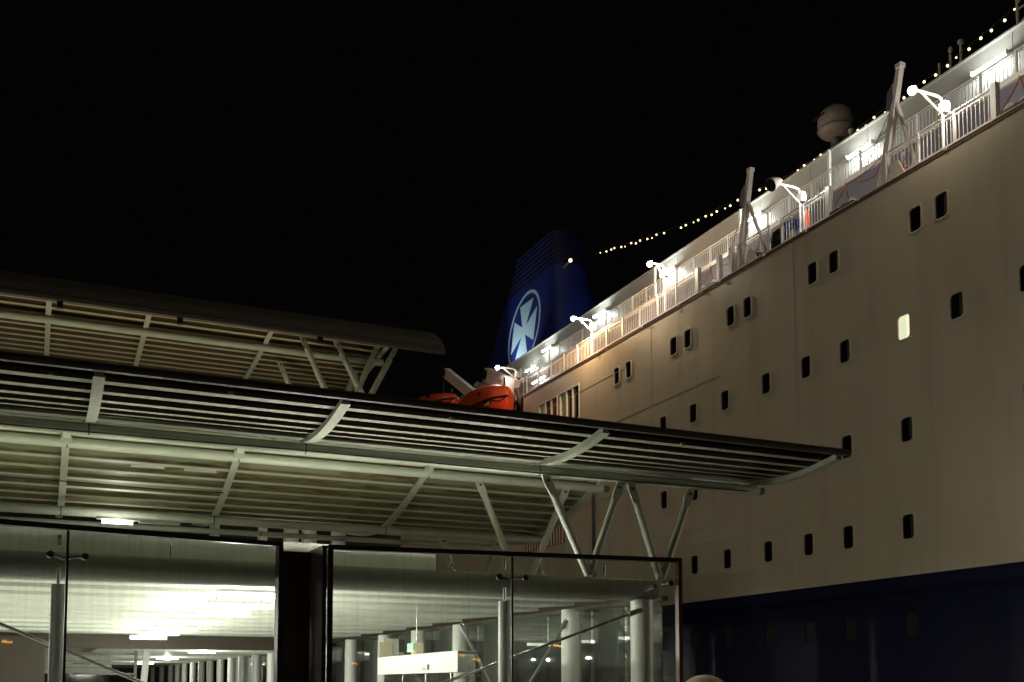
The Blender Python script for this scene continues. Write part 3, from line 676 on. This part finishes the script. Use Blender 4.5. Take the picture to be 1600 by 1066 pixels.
def strut(t, top, bot, r=0.066, fork=True):
    a = Vector(top); b = Vector(bot); d = (b - a).normalized()
    MB().tube([a + d * 0.34, a + d * 0.42, b], [r * 0.95, r, r], 14).build('strut', STEELC, t, True)
    w = Vector((1, 0, 0)) * 0.075
    p = [a - w * 0.9 - d * 0.03, a + w * 0.9 - d * 0.03, a + d * 0.18 + w * 1.1, a + d * 0.38 + w * 0.8, a + d * 0.38 - w * 0.8, a + d * 0.18 - w * 1.1]
    q = [v + Vector((0, -0.022, 0)) for v in p]; s = [v + Vector((0, 0.022, 0)) for v in p]; n = 6
    MB().add(q + s, [tuple(range(n)), tuple(reversed(range(n, 2 * n)))] + [(k, k + n, (k + 1) % n + n, (k + 1) % n) for k in range(n)]).build('strut_head', STEELC, t)
    MB().tube([a + d * 0.1 + Vector((0, -0.045, 0)), a + d * 0.1 + Vector((0, 0.045, 0))], 0.025, 8).build('strut_pin', DARKST, t, True)

# front canopy
profF = [(13.25, 3.63), (13.8, 3.545), (14.4, 3.50), (15.0, 3.515), (15.5, 3.59), (16.4, 3.76), (17.4, 3.97)]
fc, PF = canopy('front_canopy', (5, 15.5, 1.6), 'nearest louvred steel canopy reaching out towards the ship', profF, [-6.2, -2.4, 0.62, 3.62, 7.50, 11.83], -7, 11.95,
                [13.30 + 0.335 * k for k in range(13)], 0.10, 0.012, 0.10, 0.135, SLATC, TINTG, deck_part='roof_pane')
MB().box(-7, 11.97, 13.12, 13.20, 3.675, 3.745).build('edge_fascia', FASCM, fc)
MB().box(-7, 11.97, 13.10, 13.30, 3.747, 3.765).build('edge_cap', FASCM, fc)
MB().box(-7, 11.9, 17.42, 17.5, 4.02, 4.16).build('back_fascia', STEELC, fc)
tubular(fc, (-7, 15.5, 3.50), (11.93, 15.5, 3.50), 0.082, 'tube', (0.402, 0.561, 0.766))
tubular(fc, (11.94, 15.5, 3.50), (12.03, 15.5, 3.50), 0.075, 'tube_cap', mat=FASCM)
MB().box(-7, 11.7, 15.22, 15.42, 3.598, 3.63).build('tube_saddle', STEELC, fc)
for top, bot in (((7.62, 15.5, 3.43), (8.42, 15.5, 1.80)), ((9.06, 15.5, 3.42), (8.44, 15.5, 1.80)), ((9.25, 15.5, 3.42), (9.82, 15.5, 1.80)), ((10.49, 15.5, 3.42), (9.86, 15.5, 1.80))):
    strut(fc, top, bot)
for x, y in ((0.1, 13.5), (2.2, 13.5), (5.2, 13.52), (9.0, 13.52)):
    MB().box(x - 0.03, x + 0.03, y - 0.03, y + 0.03, interp(PF, y) + 0.06, interp(PF, y) + 0.10).build('junction_box', BEAMM, fc)
for x in (0.62, 3.62, 7.50):
    MB().box(x - 0.10, x + 0.10, 15.40, 15.43, 3.57, 3.70).build('gusset_plate', STEELC, fc)
MB().tube(sm([(-7, 15.35, 3.44), (0.6, 15.35, 3.425), (3.6, 15.35, 3.44), (7.5, 15.35, 3.425), (11.6, 15.35, 3.44)], 6), 0.012, 6).build('cable', BLACKM, fc)
# rear canopy
profB = [(18.3, 4.21), (19.0, 4.06), (20.0, 3.73), (21.0, 3.46), (21.7, 3.33), (22.5, 3.31), (23.4, 3.38), (24.6, 3.58)]
rc, PB = canopy('rear_canopy', (5, 21, 1.7), 'rust stained steel canopy behind the nearest one, lit from below', profB, [-6.0, -2.6, 0.40, 3.24, 6.82, 10.55], -7, 10.6,
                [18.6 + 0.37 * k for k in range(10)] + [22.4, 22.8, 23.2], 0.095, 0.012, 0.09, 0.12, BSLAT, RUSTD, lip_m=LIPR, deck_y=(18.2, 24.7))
tubular(rc, (-7, 19.0, 4.03), (10.66, 19.0, 4.03), 0.088, 'tube', (0.42, 0.58, 0.783))
tubular(rc, (10.67, 19.0, 4.03), (10.80, 19.0, 4.03), 0.07, 'tube_cap', mat=FASCM)
tubular(rc, (-7, 21.6, 3.26), (10.62, 21.6, 3.26), 0.085, 'tube', (0.42, 0.58, 0.783))
tubular(rc, (-7, 23.0, 3.235), (10.3, 23.0, 3.235), 0.058, 'tube', (0.66,))
for top, bot in (((7.86, 18.97, 3.98), (8.82, 18.97, 1.80)), ((9.82, 18.97, 3.98), (8.86, 18.97, 1.80)), ((8.09, 21.58, 3.2), (8.6, 21.58, 1.80)), ((9.43, 21.58, 3.2), (8.9, 21.58, 1.80))):
    strut(rc, top, bot)
MB().tube([(10.62, 19.3, 1.80), (10.62, 19.3, 4.05)], 0.045, 10).build('downpipe', FASCM, rc, True)
for x in (0.40, 3.24, 6.82):
    MB().box(x - 0.09, x + 0.09, 18.90, 18.93, 3.98, 4.16).build('gusset_plate', STEELC, rc)
MB().tube(sm([(-7, 20.3, 3.60), (0.4, 20.3, 3.60), (1.8, 20.25, 3.57), (3.2, 20.3, 3.60)], 6), 0.010, 6).build('cable', BLACKM, rc)
for x in (1.75, 2.65):
    b_ = MB().box(x - 0.28, x + 0.28, 19.42, 19.50, 3.80, 3.84).build('batten_fitting', WHITEB, rc)
# upper canopy with curved roof edge
profU = [(28.05, 9.46), (29.0, 9.36), (29.8, 9.28), (31.0, 9.20), (32.2, 9.16), (33.0, 9.16)]
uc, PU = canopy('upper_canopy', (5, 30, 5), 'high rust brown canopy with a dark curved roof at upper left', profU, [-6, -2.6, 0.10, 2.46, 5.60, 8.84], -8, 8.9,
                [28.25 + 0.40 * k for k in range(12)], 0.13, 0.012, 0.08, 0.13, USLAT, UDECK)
tubular(uc, (-8, 28.95, 9.265), (9.0, 28.95, 9.265), 0.10, 'tube', ())
rp = sm([(27.78, 9.50, 0), (28.0, 9.78, 0), (28.4, 10.04, 0), (29.1, 10.36, 0), (30.3, 10.72, 0), (32.0, 11.0, 0), (34.0, 11.1, 0)], 4)
nb = 0
for i in range(len(rp) - 1):
    a, b = rp[i], rp[i + 1]; d = (b - a); nn = Vector((-d.y, d.x, 0)).normalized()
    a2 = a - nn * 0.0 ; b2 = b
    MB().prism([(a2.x, a2.y), (b2.x, b2.y), (b2.x + nn.x * 0.03, b2.y + nn.y * 0.03 - 0.0), (a2.x + nn.x * 0.065, a2.y + nn.y * 0.065)], 'x', -8, 10.46 ).build('roof_board', ROOFM, uc)
MB().box(-8, 10.47, 27.72, 27.90, 9.40, 9.497).build('edge_gutter', FASCM, uc)
MB().box(-8, 8.9, 27.902, 28.06, 9.50, 9.56).build('edge_soffit', FASCM, uc)
MB().prism([(28.06, 9.62)] + [(p.x, p.y - 0.02) for p in rp[2:]] + [(34, 9.6)], 'x', 8.95, 9.0).build('end_panel', ROOFM, uc)
MB().prism([(27.86, 9.40), (27.86, 9.60), (28.0, 9.72), (28.12, 9.72)], 'x', 10.38, 10.42).build('end_rib', STEELC, uc)
for x in (0.35, 3.2, 6.86): MB().box(x - 0.07, x + 0.07, 27.76, 27.9, 9.24, 9.398).build('gutter_outlet', BLACKM, uc)
for top, bot in (((6.48, 28.3, 9.50), (7.80, 28.3, 6.7)), ((7.43, 28.3, 9.50), (8.95, 28.3, 6.7)), ((8.62, 28.3, 9.50), (7.42, 28.3, 6.7)), ((9.15, 28.3, 9.5), (7.75, 28.3, 6.7)), ((6.15, 29.7, 9.15), (7.10, 29.7, 7.2)), ((8.41, 29.7, 9.15), (7.63, 29.7, 7.2))):
    strut(uc, top, bot, 0.085)
MB().box(6.6, 9.2, 28.0, 30.0, 4.3, 6.7).build('strut_plinth', FASCM, uc)

# ------------------------------------------------------------------ terminal hall
hall = thing('terminal_hall', (2, 30, GROUND), 'brightly lit terminal hall with white ceiling behind the glass', 'building')
MB().box(-12, 10.0, 14.6, 104, GROUND + 0.004, GROUND + 0.03).build('hall_floor', FLOORM, hall)
# front beam, columns
MB().tube([(-10, 15.5, 1.585), (9.66, 15.5, 1.585)], 0.185, 24).build('beam', BEAMM, hall, True)
MB().tube([(9.661, 15.5, 1.585), (9.70, 15.5, 1.585)], 0.16, 24).build('beam_cap', BEAMM, hall, True)
colm = MB().tube([(0, 0, GROUND), (0, 0, 1.42)], 0.195, 20).mesh('column', SILV, True)
capm = MB().box(-0.02, 0.55, -0.06, 0.06, 1.36, 1.46).mesh('column_bracket', SILV)
ycols = [15.5, 18.1, 23.9, 27.0, 30.0, 33.6, 37.0, 40.2, 43.2, 46.2, 49.7, 53.3, 56.4, 59.9, 63.6, 67.2, 70.9, 75.0, 78.8, 83.0, 89.0, 96.0]
for y in ycols:
    o = place(colm, 'column', hall, (9.45, y, 0))
MB().tube([(9.45, 15.5, 1.0), (9.45, 15.5, 1.5)], 0.164, 20)
# ceiling boards: stepped so each has its own edge
yb = [16.3, 17.3, 18.55, 20.2, 22.2, 24.6, 26.8, 29.0, 31.2, 33.6, 37.0]
for i in range(len(yb) - 1):
    a, b = yb[i], yb[i + 1]; dz = 0.0
    # shallow trough section running along the hall front
    pr = [(a + 0.02, 1.66), (a + 0.02, 1.55), (a + 0.05, 1.54), (b - 0.07, 1.605), (b - 0.05, 1.66)]
    MB().prism(pr, 'x', -12, 9.78).build('ceiling_panel', CEILM, hall)
MB().box(-12, 9.8, 16.25, 37.0, 1.665, 1.75).build('roof_slab', CEILS, hall)
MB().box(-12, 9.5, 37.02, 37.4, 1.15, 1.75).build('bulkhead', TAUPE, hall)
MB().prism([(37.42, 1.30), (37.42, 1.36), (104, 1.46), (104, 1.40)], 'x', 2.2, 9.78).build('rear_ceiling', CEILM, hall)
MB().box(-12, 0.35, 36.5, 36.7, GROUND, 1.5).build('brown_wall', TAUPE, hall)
MB().box(0.36, 3.3, 52.0, 52.2, 0.45, 2.6).build('rear_wall_panel', CEILM, hall)
for z in (0.72, 1.02, 1.30): MB().box(0.36, 3.3, 51.97, 51.999, z, z + 0.015).build('panel_joint', TAUPE, hall)
MB().box(0.36, 3.2, 51.9, 52.1, GROUND, 0.43).build('rear_dark_glazing', INGL, hall)
MB().box(-12, 12, 104, 104.3, GROUND, 3.0).build('end_wall', TAUPE, hall)
for z in (1.02, 0.66, 0.30): MB().box(1.3, 3.35, 40.0, 40.06, z, z + 0.07).build('guard_rail', BROWNP, hall)
MB().bar((3.3, 40.02, GROUND), (3.36, 40.02, 1.15), 0.10, 0.10, (0, 1, 0)).build('guard_post', BROWNP, hall)
MB().bar((3.45, 39.5, GROUND), (3.68, 39.5, 1.25), 0.22, 0.22, (0, 1, 0)).build('leaning_post', SILV, hall)
# fascia board behind the upper glass
MB().box(-12, 1.9, 17.1, 17.16, 1.752, 2.30).build('roof_edge_board', CEILM, hall)
MB().box(1.92, 6.3, 17.1, 17.16, 1.752, 2.30).build('roof_edge_board', CEILM, hall)
MB().box(-12, 6.3, 17.06, 17.098, 1.90, 1.94).build('board_rail', CEILS, hall)
# sidewall glazing behind the columns
for i in range(len(ycols) - 1):
    a, b = ycols[i], ycols[i + 1]
    if b > 60: break
    n = 2 if b - a < 4 else 3
    for k in range(n):
        MB().box(9.86, 9.875, a + (b - a) * k / n + 0.012, a + (b - a) * (k + 1) / n - 0.012, GROUND + 0.03, 1.42).build('side_pane', GLASSM, hall)
MB().box(9.80, 9.92, 15.4, 60, 1.42, 1.50).build('side_rail', TAUPE, hall)
# braces
for a, b in (((6.72, 17.0, 1.03), (8.2, 17.0, GROUND)), ((9.30, 18.0, 1.2), (7.4, 18.0, GROUND)), ((5.0, 24.0, 0.0), (5.6, 24.0, 1.0))):
    MB().tube([a, b], 0.028, 8).build('brace_rod', SST, hall, True)
    MB().tube([Vector(a), Vector(a).lerp(Vector(b), 0.05)], 0.05, 10).build('brace_socket', SST, hall, True)
# inner columns behind the roof line, seen between canopy and glass
for x in (3.9, 5.05, 5.75, 6.2, 6.95): MB().tube([(x, 26, 1.76), (x, 26, 4.2)], 0.12 if x in (3.9, 5.05) else 0.19, 16).build('upper_column', SILV, hall, True)
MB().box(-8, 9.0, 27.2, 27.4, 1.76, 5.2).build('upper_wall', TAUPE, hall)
MB().box(3.0, 9.0, 26.85, 26.95, 2.2, 2.28).build('upper_rail', SILV, hall)

# sliding door header, glazed doors and exit sign
dh = thing('sliding_door', (6.6, 19, GROUND), 'white sliding door header box above glass doors inside the hall', 'sliding door')
MB().prism([(6.51, 16.6), (6.78, 22.0), (7.04, 22.0), (6.83, 16.6)], 'z', 0.19, 0.53).build('header_box', WHITEB, dh)
MB().prism([(6.50, 16.58), (6.77, 22.0), (7.05, 22.0), (6.85, 16.58)], 'z', 0.532, 0.552).build('header_lid', WHITEB, dh)
s = MB().bar((6.578, 18.25, 0.30), (6.597, 18.6, 0.30), 0.02, 0.10).build('sensor', DARKST, dh)
for y in (17.2, 18.7, 20.3, 21.6): MB().box(6.62 + (y - 17) * 0.05, 6.66 + (y - 17) * 0.05, y, y + 0.06, GROUND, 0.188).build('door_stile', SST, dh)
for y in (17.28, 18.78, 20.38): MB().box(6.63 + (y - 17) * 0.05, 6.642 + (y - 17) * 0.05, y, y + 1.2, GROUND, 0.186).build('door_leaf', INGL, dh)
MB().box(7.0, 7.35, 22.3, 22.34, 0.40, 0.98).build('header_hanger', WHITEB, dh)
MB().box(6.9, 7.2, 22.28, 22.299, 0.5, 0.9).build('header_label', BEIGE, dh)
es = thing('exit_sign', (6.8, 19.2, 0.6), 'green exit sign box above the sliding door header', 'sign')
MB().box(6.62, 6.80, 19.12, 19.32, 0.59, 0.78).build('sign_box', BEIGE, es)
MB().box(6.60, 6.619, 19.14, 19.5, 0.60, 0.77).build('sign_face', GREENS, es)
MB().tube([(6.7, 19.22, 0.78), (6.7, 19.22, 1.53)], 0.012, 6).build('sign_rod', SST, es)

# pendant lamps under the ceiling
PEND = [(16.9, 3.15), (19.3, 3.35), (21.4, 3.40), (24.9, 3.35), (28.1, 3.3), (31.0, 3.2), (34.0, 3.2)]
PL = ['pendant lamp closest to the front beam', 'second pendant lamp behind the front beam', 'third pendant lamp in the ceiling row', 'fourth pendant lamp in the ceiling row', 'fifth pendant lamp in the ceiling row', 'second last pendant lamp of the ceiling row', 'farthest pendant lamp of the ceiling row']
for (y, x), lab in zip(PEND, PL):
    t = thing('pendant_lamp', (x, y, 1.40), lab, 'ceiling lamp', 'pendant lamps in the hall')
    MB().box(x - 0.55, x + 0.55, y - 0.09, y + 0.09, 1.43, 1.475).build('housing', WHITEB, t)
    MB().tube([(x - 0.53, y, 1.385), (x + 0.53, y, 1.385)], 0.045, 10).build('tube', E_PEND, t, True)
    for q in (-0.3, 0.3): lamp_light(t, (x + q, y, 0.85), 78, (1.0, 0.99, 0.88), 0.03)
    for s in (-0.4, 0.4): MB().tube([(x + s, y, 1.475), (x + s, y, 1.56)], 0.01, 6).build('hanger', SST, t)
for i, (y, x) in enumerate([(20, -4), (27, -4), (44, 6.2), (56, 6.2), (70, 6.4)]):
    t = thing('pendant_lamp', (x, y, 1.2), ['pendant lamp left of the picture near the front', 'pendant lamp left of the picture further back', 'rear hall lamp nearest the bulkhead', 'rear hall lamp midway along the columns', 'rear hall lamp far down the colonnade'][i], 'ceiling lamp', 'pendant lamps in the hall')
    z = 1.385 if i < 2 else 1.25
    MB().box(x - 0.55, x + 0.55, y - 0.09, y + 0.09, z + 0.045, z + 0.08).build('housing', WHITEB, t)
    MB().tube([(x - 0.53, y, z), (x + 0.53, y, z)], 0.045, 10).build('tube', E_PEND, t, True)
    lamp_light(t, (x, y, z - 0.15), 330, (1.0, 0.99, 0.90), 0.03)

# unseen uplights added to light the canopy undersides from below
UP = [(-5.5, 17.5, 2.20), (-2.0, 17.5, 2.20), (1.2, 17.5, 2.20), (4.2, 17.5, 2.20)]
for i, (x, y, z) in enumerate(UP):
    t = thing('uplight', (x, y, z), ['trough uplight on the hall roof farthest left', 'second trough uplight from the left on the hall roof', 'third trough uplight from the left on the hall roof', 'rightmost trough uplight on the hall roof'][i], 'uplight', 'uplights on the hall roof')
    MB().box(x - 0.6, x + 0.6, y - 0.10, y - 0.08, z, z + 0.12).box(x - 0.6, x + 0.6, y + 0.08, y + 0.10, z, z + 0.12).box(x - 0.6, x + 0.6, y - 0.05, y + 0.05, 1.757, z + 0.028).build('housing', WHITEB, t)
    MB().box(x - 0.58, x + 0.58, y - 0.078, y + 0.078, z + 0.03, z + 0.09).build('diffuser', E_UP, t)
for i, (x, y, z) in enumerate([(-4, 27.0, 5.2), (1.0, 27.0, 5.2), (5.5, 27.0, 5.2)]):  # more hidden troughs put in to brighten the upper canopy underside
    t = thing('uplight', (x, y, z), ['left trough uplight under the upper canopy', 'middle trough uplight under the upper canopy', 'right trough uplight under the upper canopy'][i], 'uplight', 'uplights under the upper canopy')
    MB().box(x - 0.6, x + 0.6, y + 0.2, y + 0.44, z + 0.003, z + 0.04).build('housing', WHITEB, t)
    MB().box(x - 0.58, x + 0.58, y + 0.24, y + 0.40, z + 0.041, z + 0.09).build('diffuser', E_UPW, t)
E_COVE = emit('cove_glow', (1.0, 1.0, 0.86), 17)
E_COVR = emit('cove_bright_glow', (1.0, 1.0, 0.86), 125)
for i, x in enumerate((-5.0, -2.6, -0.2, 2.2, 4.6, 7.0)):
    t = thing('cove_lamp', (x, 16.0, 1.58), ['leftmost', 'second', 'third', 'fourth', 'fifth', 'rightmost'][i] + ' cove lamp hidden behind the round front beam', 'lamp', 'cove lamps behind the front beam')
    MB().box(x - 0.62, x + 0.62, 15.96, 16.04, 1.53, 1.56).build('housing', WHITEB, t)
    MB().tube([(x - 0.6, 16.0, 1.595), (x + 0.6, 16.0, 1.595)], 0.032, 10).build('tube', E_COVE if x < 4 else E_COVR, t, True)
t = thing('batten_lamp', (5.2, 24.8, 2.2), 'batten lamp lighting the upper columns behind the canopy', 'lamp')  # hidden lamp put in to brighten the columns from below
MB().box(4.4, 6.4, 24.75, 24.85, 2.2, 2.24).build('housing', WHITEB, t)
MB().tube([(4.5, 24.8, 2.275), (6.3, 24.8, 2.275)], 0.03, 10).build('tube', E_COVE, t, True)
# strip lamp under the rear canopy
E_BAT = emit('batten_glow', (0.97, 1.0, 0.90), 14)
t = thing('batten_lamp', (1.37, 21.0, 3.0), 'glaring batten lamp under the rear canopy just above the glass', 'lamp')
MB().box(1.0, 1.75, 20.95, 21.05, 3.06, 3.11).build('housing', WHITEB, t)
MB().tube([(1.1, 21, 3.02), (1.64, 21, 3.02)], 0.032, 10).build('tube', E_BAT, t, True)
lamp_light(t, (1.37, 20.95, 2.93), 22, (0.97, 1.0, 0.9), 0.05)
MB().box(1.751, 2.5, 20.95, 21.05, 3.03, 3.11).build('cable_tray', WHITEB, t)

# ------------------------------------------------------------------ glass walls
def glass_wall(name, A, B, ztop, splits, label, left_frame, right_frame, frm_r):
    t = thing(name, ((A[0] + B[0]) / 2, (A[1] + B[1]) / 2, GROUND), label, 'glass wall', 'glass walls of the terminal')
    a = Vector((A[0], A[1], 0)); b = Vector((B[0], B[1], 0)); d = (b - a).normalized(); L = (b - a).length; nn = Vector((-d.y, d.x, 0))
    def pt(s, off, z): return a + d * s + nn * off + Vector((0, 0, z))
    MB().bar(pt(0, 0, ztop - 0.03), pt(L, 0, ztop - 0.03), 0.12, 0.065).build('top_frame', BLACKM, t)
    if left_frame: MB().bar(pt(0.03, 0, GROUND), pt(0.03, 0, ztop - 0.064), 0.07, 0.12, nn).build('side_frame', BLACKM, t)
    if right_frame: MB().bar(pt(L - 0.03, 0, GROUND), pt(L - 0.03, 0, ztop - 0.064), 0.12, 0.065, d).build('side_frame', frm_r, t)
    cuts = [0.0] + splits + [L]
    for i in range(len(cuts) - 1):
        s0 = cuts[i] + (0.012 if i else 0.07 if left_frame else 0.0); s1 = cuts[i + 1] - (0.012 if i < len(cuts) - 2 else 0.07 if right_frame else 0)
        p = [pt(s0, -0.006, GROUND + 0.02), pt(s1, -0.006, GROUND + 0.02), pt(s1, -0.006, ztop - 0.066), pt(s0, -0.006, ztop - 0.066)]
        MB().add(p, [(0, 1, 2, 3)]).build('pane', GLASSM, t)
    for s in splits:
        MB().bar(pt(s, 0, GROUND + 0.02), pt(s, 0, ztop - 0.067), 0.022, 0.03, d).build('joint_seal', BLACKM, t)
        sp = MB()
        for sg in (-1, 1):
            sp.tube([pt(s, 0.16, 1.53), pt(s + sg * 0.10, 0.10, 1.545), pt(s + sg * 0.20, 0.03, 1.55)], [0.028, 0.022, 0.02], 8)
            sp.tube([pt(s + sg * 0.20, -0.03, 1.55), pt(s + sg * 0.20, 0.04, 1.55)], 0.042, 14)
        sp.build('spider_fitting', DARKST, t, True)
        MB().tube([pt(s - 0.03, 0.30, GROUND), pt(s - 0.03, 0.30, 1.22)], 0.088, 18).build('support_post', SILV, t, True)
        MB().tube([pt(s - 0.03, 0.30, 1.22), pt(s - 0.03, 0.30, 1.42)], 0.022, 10).build('post_pin', SST, t, True)
        MB().prism([(-0.05, 1.22), (0.05, 1.22), (0.035, 1.36), (-0.035, 1.36)], 'y', 0, 0.03)
        MB().tube([pt(s - 0.03, 0.30, 1.70), pt(s - 0.03, 0.30, ztop - 0.09)], 0.028, 10).build('post_hanger', SST, t, True)
    return t, pt, L
gl, pl, LL = glass_wall('glass_wall', (-6.0, 12.63), (3.05, 14.36), 1.92, [3.3, 6.46], 'left glass wall with a glaring white ceiling behind it', False, True, BLACKM)
gr, pr_, LR = glass_wall('glass_wall', (3.70, 14.37), (9.05, 13.70), 1.92, [2.68], 'right glass wall in front of the sliding door header', True, True, RFRAME)
# stainless tension rods behind the glass
for t, a, b in ((gl, (-3.2, 14.55, 1.95), (1.9, 14.5, -0.25)), (gr, (9.2, 15.1, 1.22), (4.4, 14.95, -0.42))):
    MB().tube([a, b], 0.024, 10).build('tension_rod', SST, t, True)
    a = Vector(a); b = Vector(b); d = (b - a).normalized()
    MB().tube([a, a + d * 0.25], 0.045, 12).build('rod_socket', SST, t, True)
# end clamp on the right glass
MB().tube([(9.32, 15.2, 1.56), (8.9, 14.2, 1.53)], 0.035, 10).build('end_clamp', SST, gr, True)
MB().tube([(8.86, 13.88, 1.53), (8.86, 13.66, 1.53)], 0.045, 12).build('end_clamp_disc', DARKST, gr, True)
# small silver hangers above the beam
for x in (5.85, 7.4):
    h = MB(); h.tube([(x, 15.2, 1.84), (x, 15.2, 1.99)], 0.016, 8)
    h.tube([(x, 15.2, 1.84), (x - 0.06, 15.2, 1.76)], 0.018, 8); h.tube([(x, 15.2, 1.84), (x + 0.08, 15.2, 1.75)], 0.018, 8)
    h.build('glass_hanger', SST, gr, True)
MB().tube([(8.55, 15.2, 1.77), (8.55, 15.2, 1.99)], 0.026, 10).build('glass_hanger', SST, gr, True)
# returns of the right glass box and the dark steel recess between the two walls
gs = thing('steel_recess', (3.4, 15, GROUND), 'dark brown steel panel recess between the two glass walls', 'steel panel')
MB().box(3.64, 3.70, 14.44, 15.20, GROUND, 1.885).build('return_panel', BROWNP, gs)
MB().box(3.17, 3.639, 15.14, 15.20, GROUND, 1.86).build('back_panel', BROWNP, gs)
MB().box(3.63, 3.72, 14.42, 15.22, 1.886, 1.92).build('return_cap', BLACKM, gs)
MB().box(3.17, 3.629, 15.12, 15.22, 1.861, 1.90).build('back_cap', BLACKM, gs)
MB().box(3.18, 3.635, 15.10, 15.139, 1.03, 1.15).build('cross_bar', BLACKM, gs)
# domed bollard at the bottom edge of the picture
bd = thing('domed_bollard', (8.99, 13.0, GROUND), 'beige dome topped bollard peeking up at the bottom edge', 'bollard')
MB().loft([[Vector((8.99 + r * math.cos(2 * math.pi * k / 20), 13.0 + r * math.sin(2 * math.pi * k / 20), z)) for k in range(20)] for r, z in ((0.24, GROUND), (0.24, GROUND + 0.06), (0.17, GROUND + 0.1), (0.17, -0.1))]).build('shaft', BEIGE, bd, True)
MB().ball((8.99, 13.0, -0.10), 0.33, 24, 8, 0.68, 0.0).build('dome_cap', BEIGE, bd, True)

# floodlight on the deckhouse roof shining up at the funnel emblem
ff = thing('funnel_floodlight', (30.0, 72.6, 22.03), 'small roof floodlight at the foot of the funnel emblem', 'floodlight')
MB().tube([(30.0, 72.6, 22.03), (30.0, 72.6, 22.4)], 0.05, 8).build('stem', SHIPW, ff, True)
MB().bar((29.85, 72.7, 22.35), (30.15, 72.5, 22.62), 0.5, 0.3).build('lamp_head', SHIPW, ff)
fl_d = bpy.data.lights.new('funnel_beam', 'SPOT'); fl_d.energy = 900; fl_d.spot_size = R(75); fl_d.spot_blend = 0.8; fl_d.shadow_soft_size = 0.15; fl_d.color = (0.92, 0.97, 1.0)
fo = bpy.data.objects.new('funnel_beam', fl_d); COL.objects.link(fo); fo.location = (30.3, 72.4, 22.75)
fo.rotation_euler = (Vector((33, 70.9, 26.2)) - fo.location).to_track_quat('-Z', 'Y').to_euler(); fo.parent = ff; fo.matrix_parent_inverse = Matrix.Translation(-Vector(ff.location))
ff2 = thing('funnel_floodlight', (33.6, 60.5, 22.03), 'small roof floodlight in front of the funnel', 'floodlight')  # added lamp that brightens the funnel's front face
MB().tube([(33.6, 60.5, 22.03), (33.6, 60.5, 22.4)], 0.05, 8).build('stem', SHIPW, ff2, True)
MB().bar((33.6, 60.35, 22.4), (33.6, 60.7, 22.6), 0.4, 0.25).build('lamp_head', SHIPW, ff2)
lamp_light(ff2, (33.9, 60.9, 22.8), 120, (0.85, 0.93, 1.0), 0.12)
# sodium lamps on the quay behind the camera (their reflections show in the glass)
E_SOD = emit('sodium_glow', (1.0, 0.42, 0.06), 30)
QL = [(10, -38, 1.9, 'sodium street lamp behind the camera nearest the ship'), (15, -44, 1.5, 'sodium street lamp second from the quay edge'), (20, -36, 2.2, 'sodium street lamp at the quay edge behind the camera'), (24.0, -52, 2.0, 'farthest sodium street lamp behind the camera'), (7, -56, 1.4, 'sodium street lamp farthest inland behind the camera')]
for x, y, z, lab in QL:
    if x > 19.5: x = 19.0 - (x - 20)
    t = thing('street_lamp', (x, y, GROUND), lab, 'street lamp', 'sodium street lamps on the quay')
    MB().tube([(x, y, GROUND), (x, y, z)], [0.09, 0.05], 10).build('pole', DARKST, t, True)
    MB().tube([(x, y, z), (x - 0.7, y + 0.4, z + 0.15)], 0.035, 8).build('arm', DARKST, t, True)
    MB().bar((x - 0.6, y + 0.35, z + 0.2), (x - 1.2, y + 0.7, z + 0.26), 0.26, 0.1).build('lamp_head', DARKST, t)
    MB().bar((x - 0.65, y + 0.38, z + 0.115), (x - 1.15, y + 0.67, z + 0.165), 0.22, 0.05).build('lens', E_SOD, t)
# lamp mast on the quay to the right of the picture, washing the hull low down
t = thing('quay_lamp_mast', (19.4, 12.6, GROUND), 'lamp mast on the quay right of the picture washing the lower hull', 'lamp mast')
MB().tube([(19.4, 12.6, GROUND), (19.4, 12.6, 2.2)], [0.12, 0.07], 12).build('pole', DARKST, t, True)
MB().bar((19.4, 12.6, 2.2), (20.0, 12.8, 2.2), 0.3, 0.14).build('lamp_head', DARKST, t)
MB().bar((19.6, 12.67, 2.10), (19.98, 12.79, 2.10), 0.26, 0.05).build('lens', emit('quay_lamp_glow', (1.0, 0.84, 0.62), 20), t)
lamp_light(t, (20.1, 13.0, 2.05), 430, (1.0, 0.90, 0.74), 0.15)
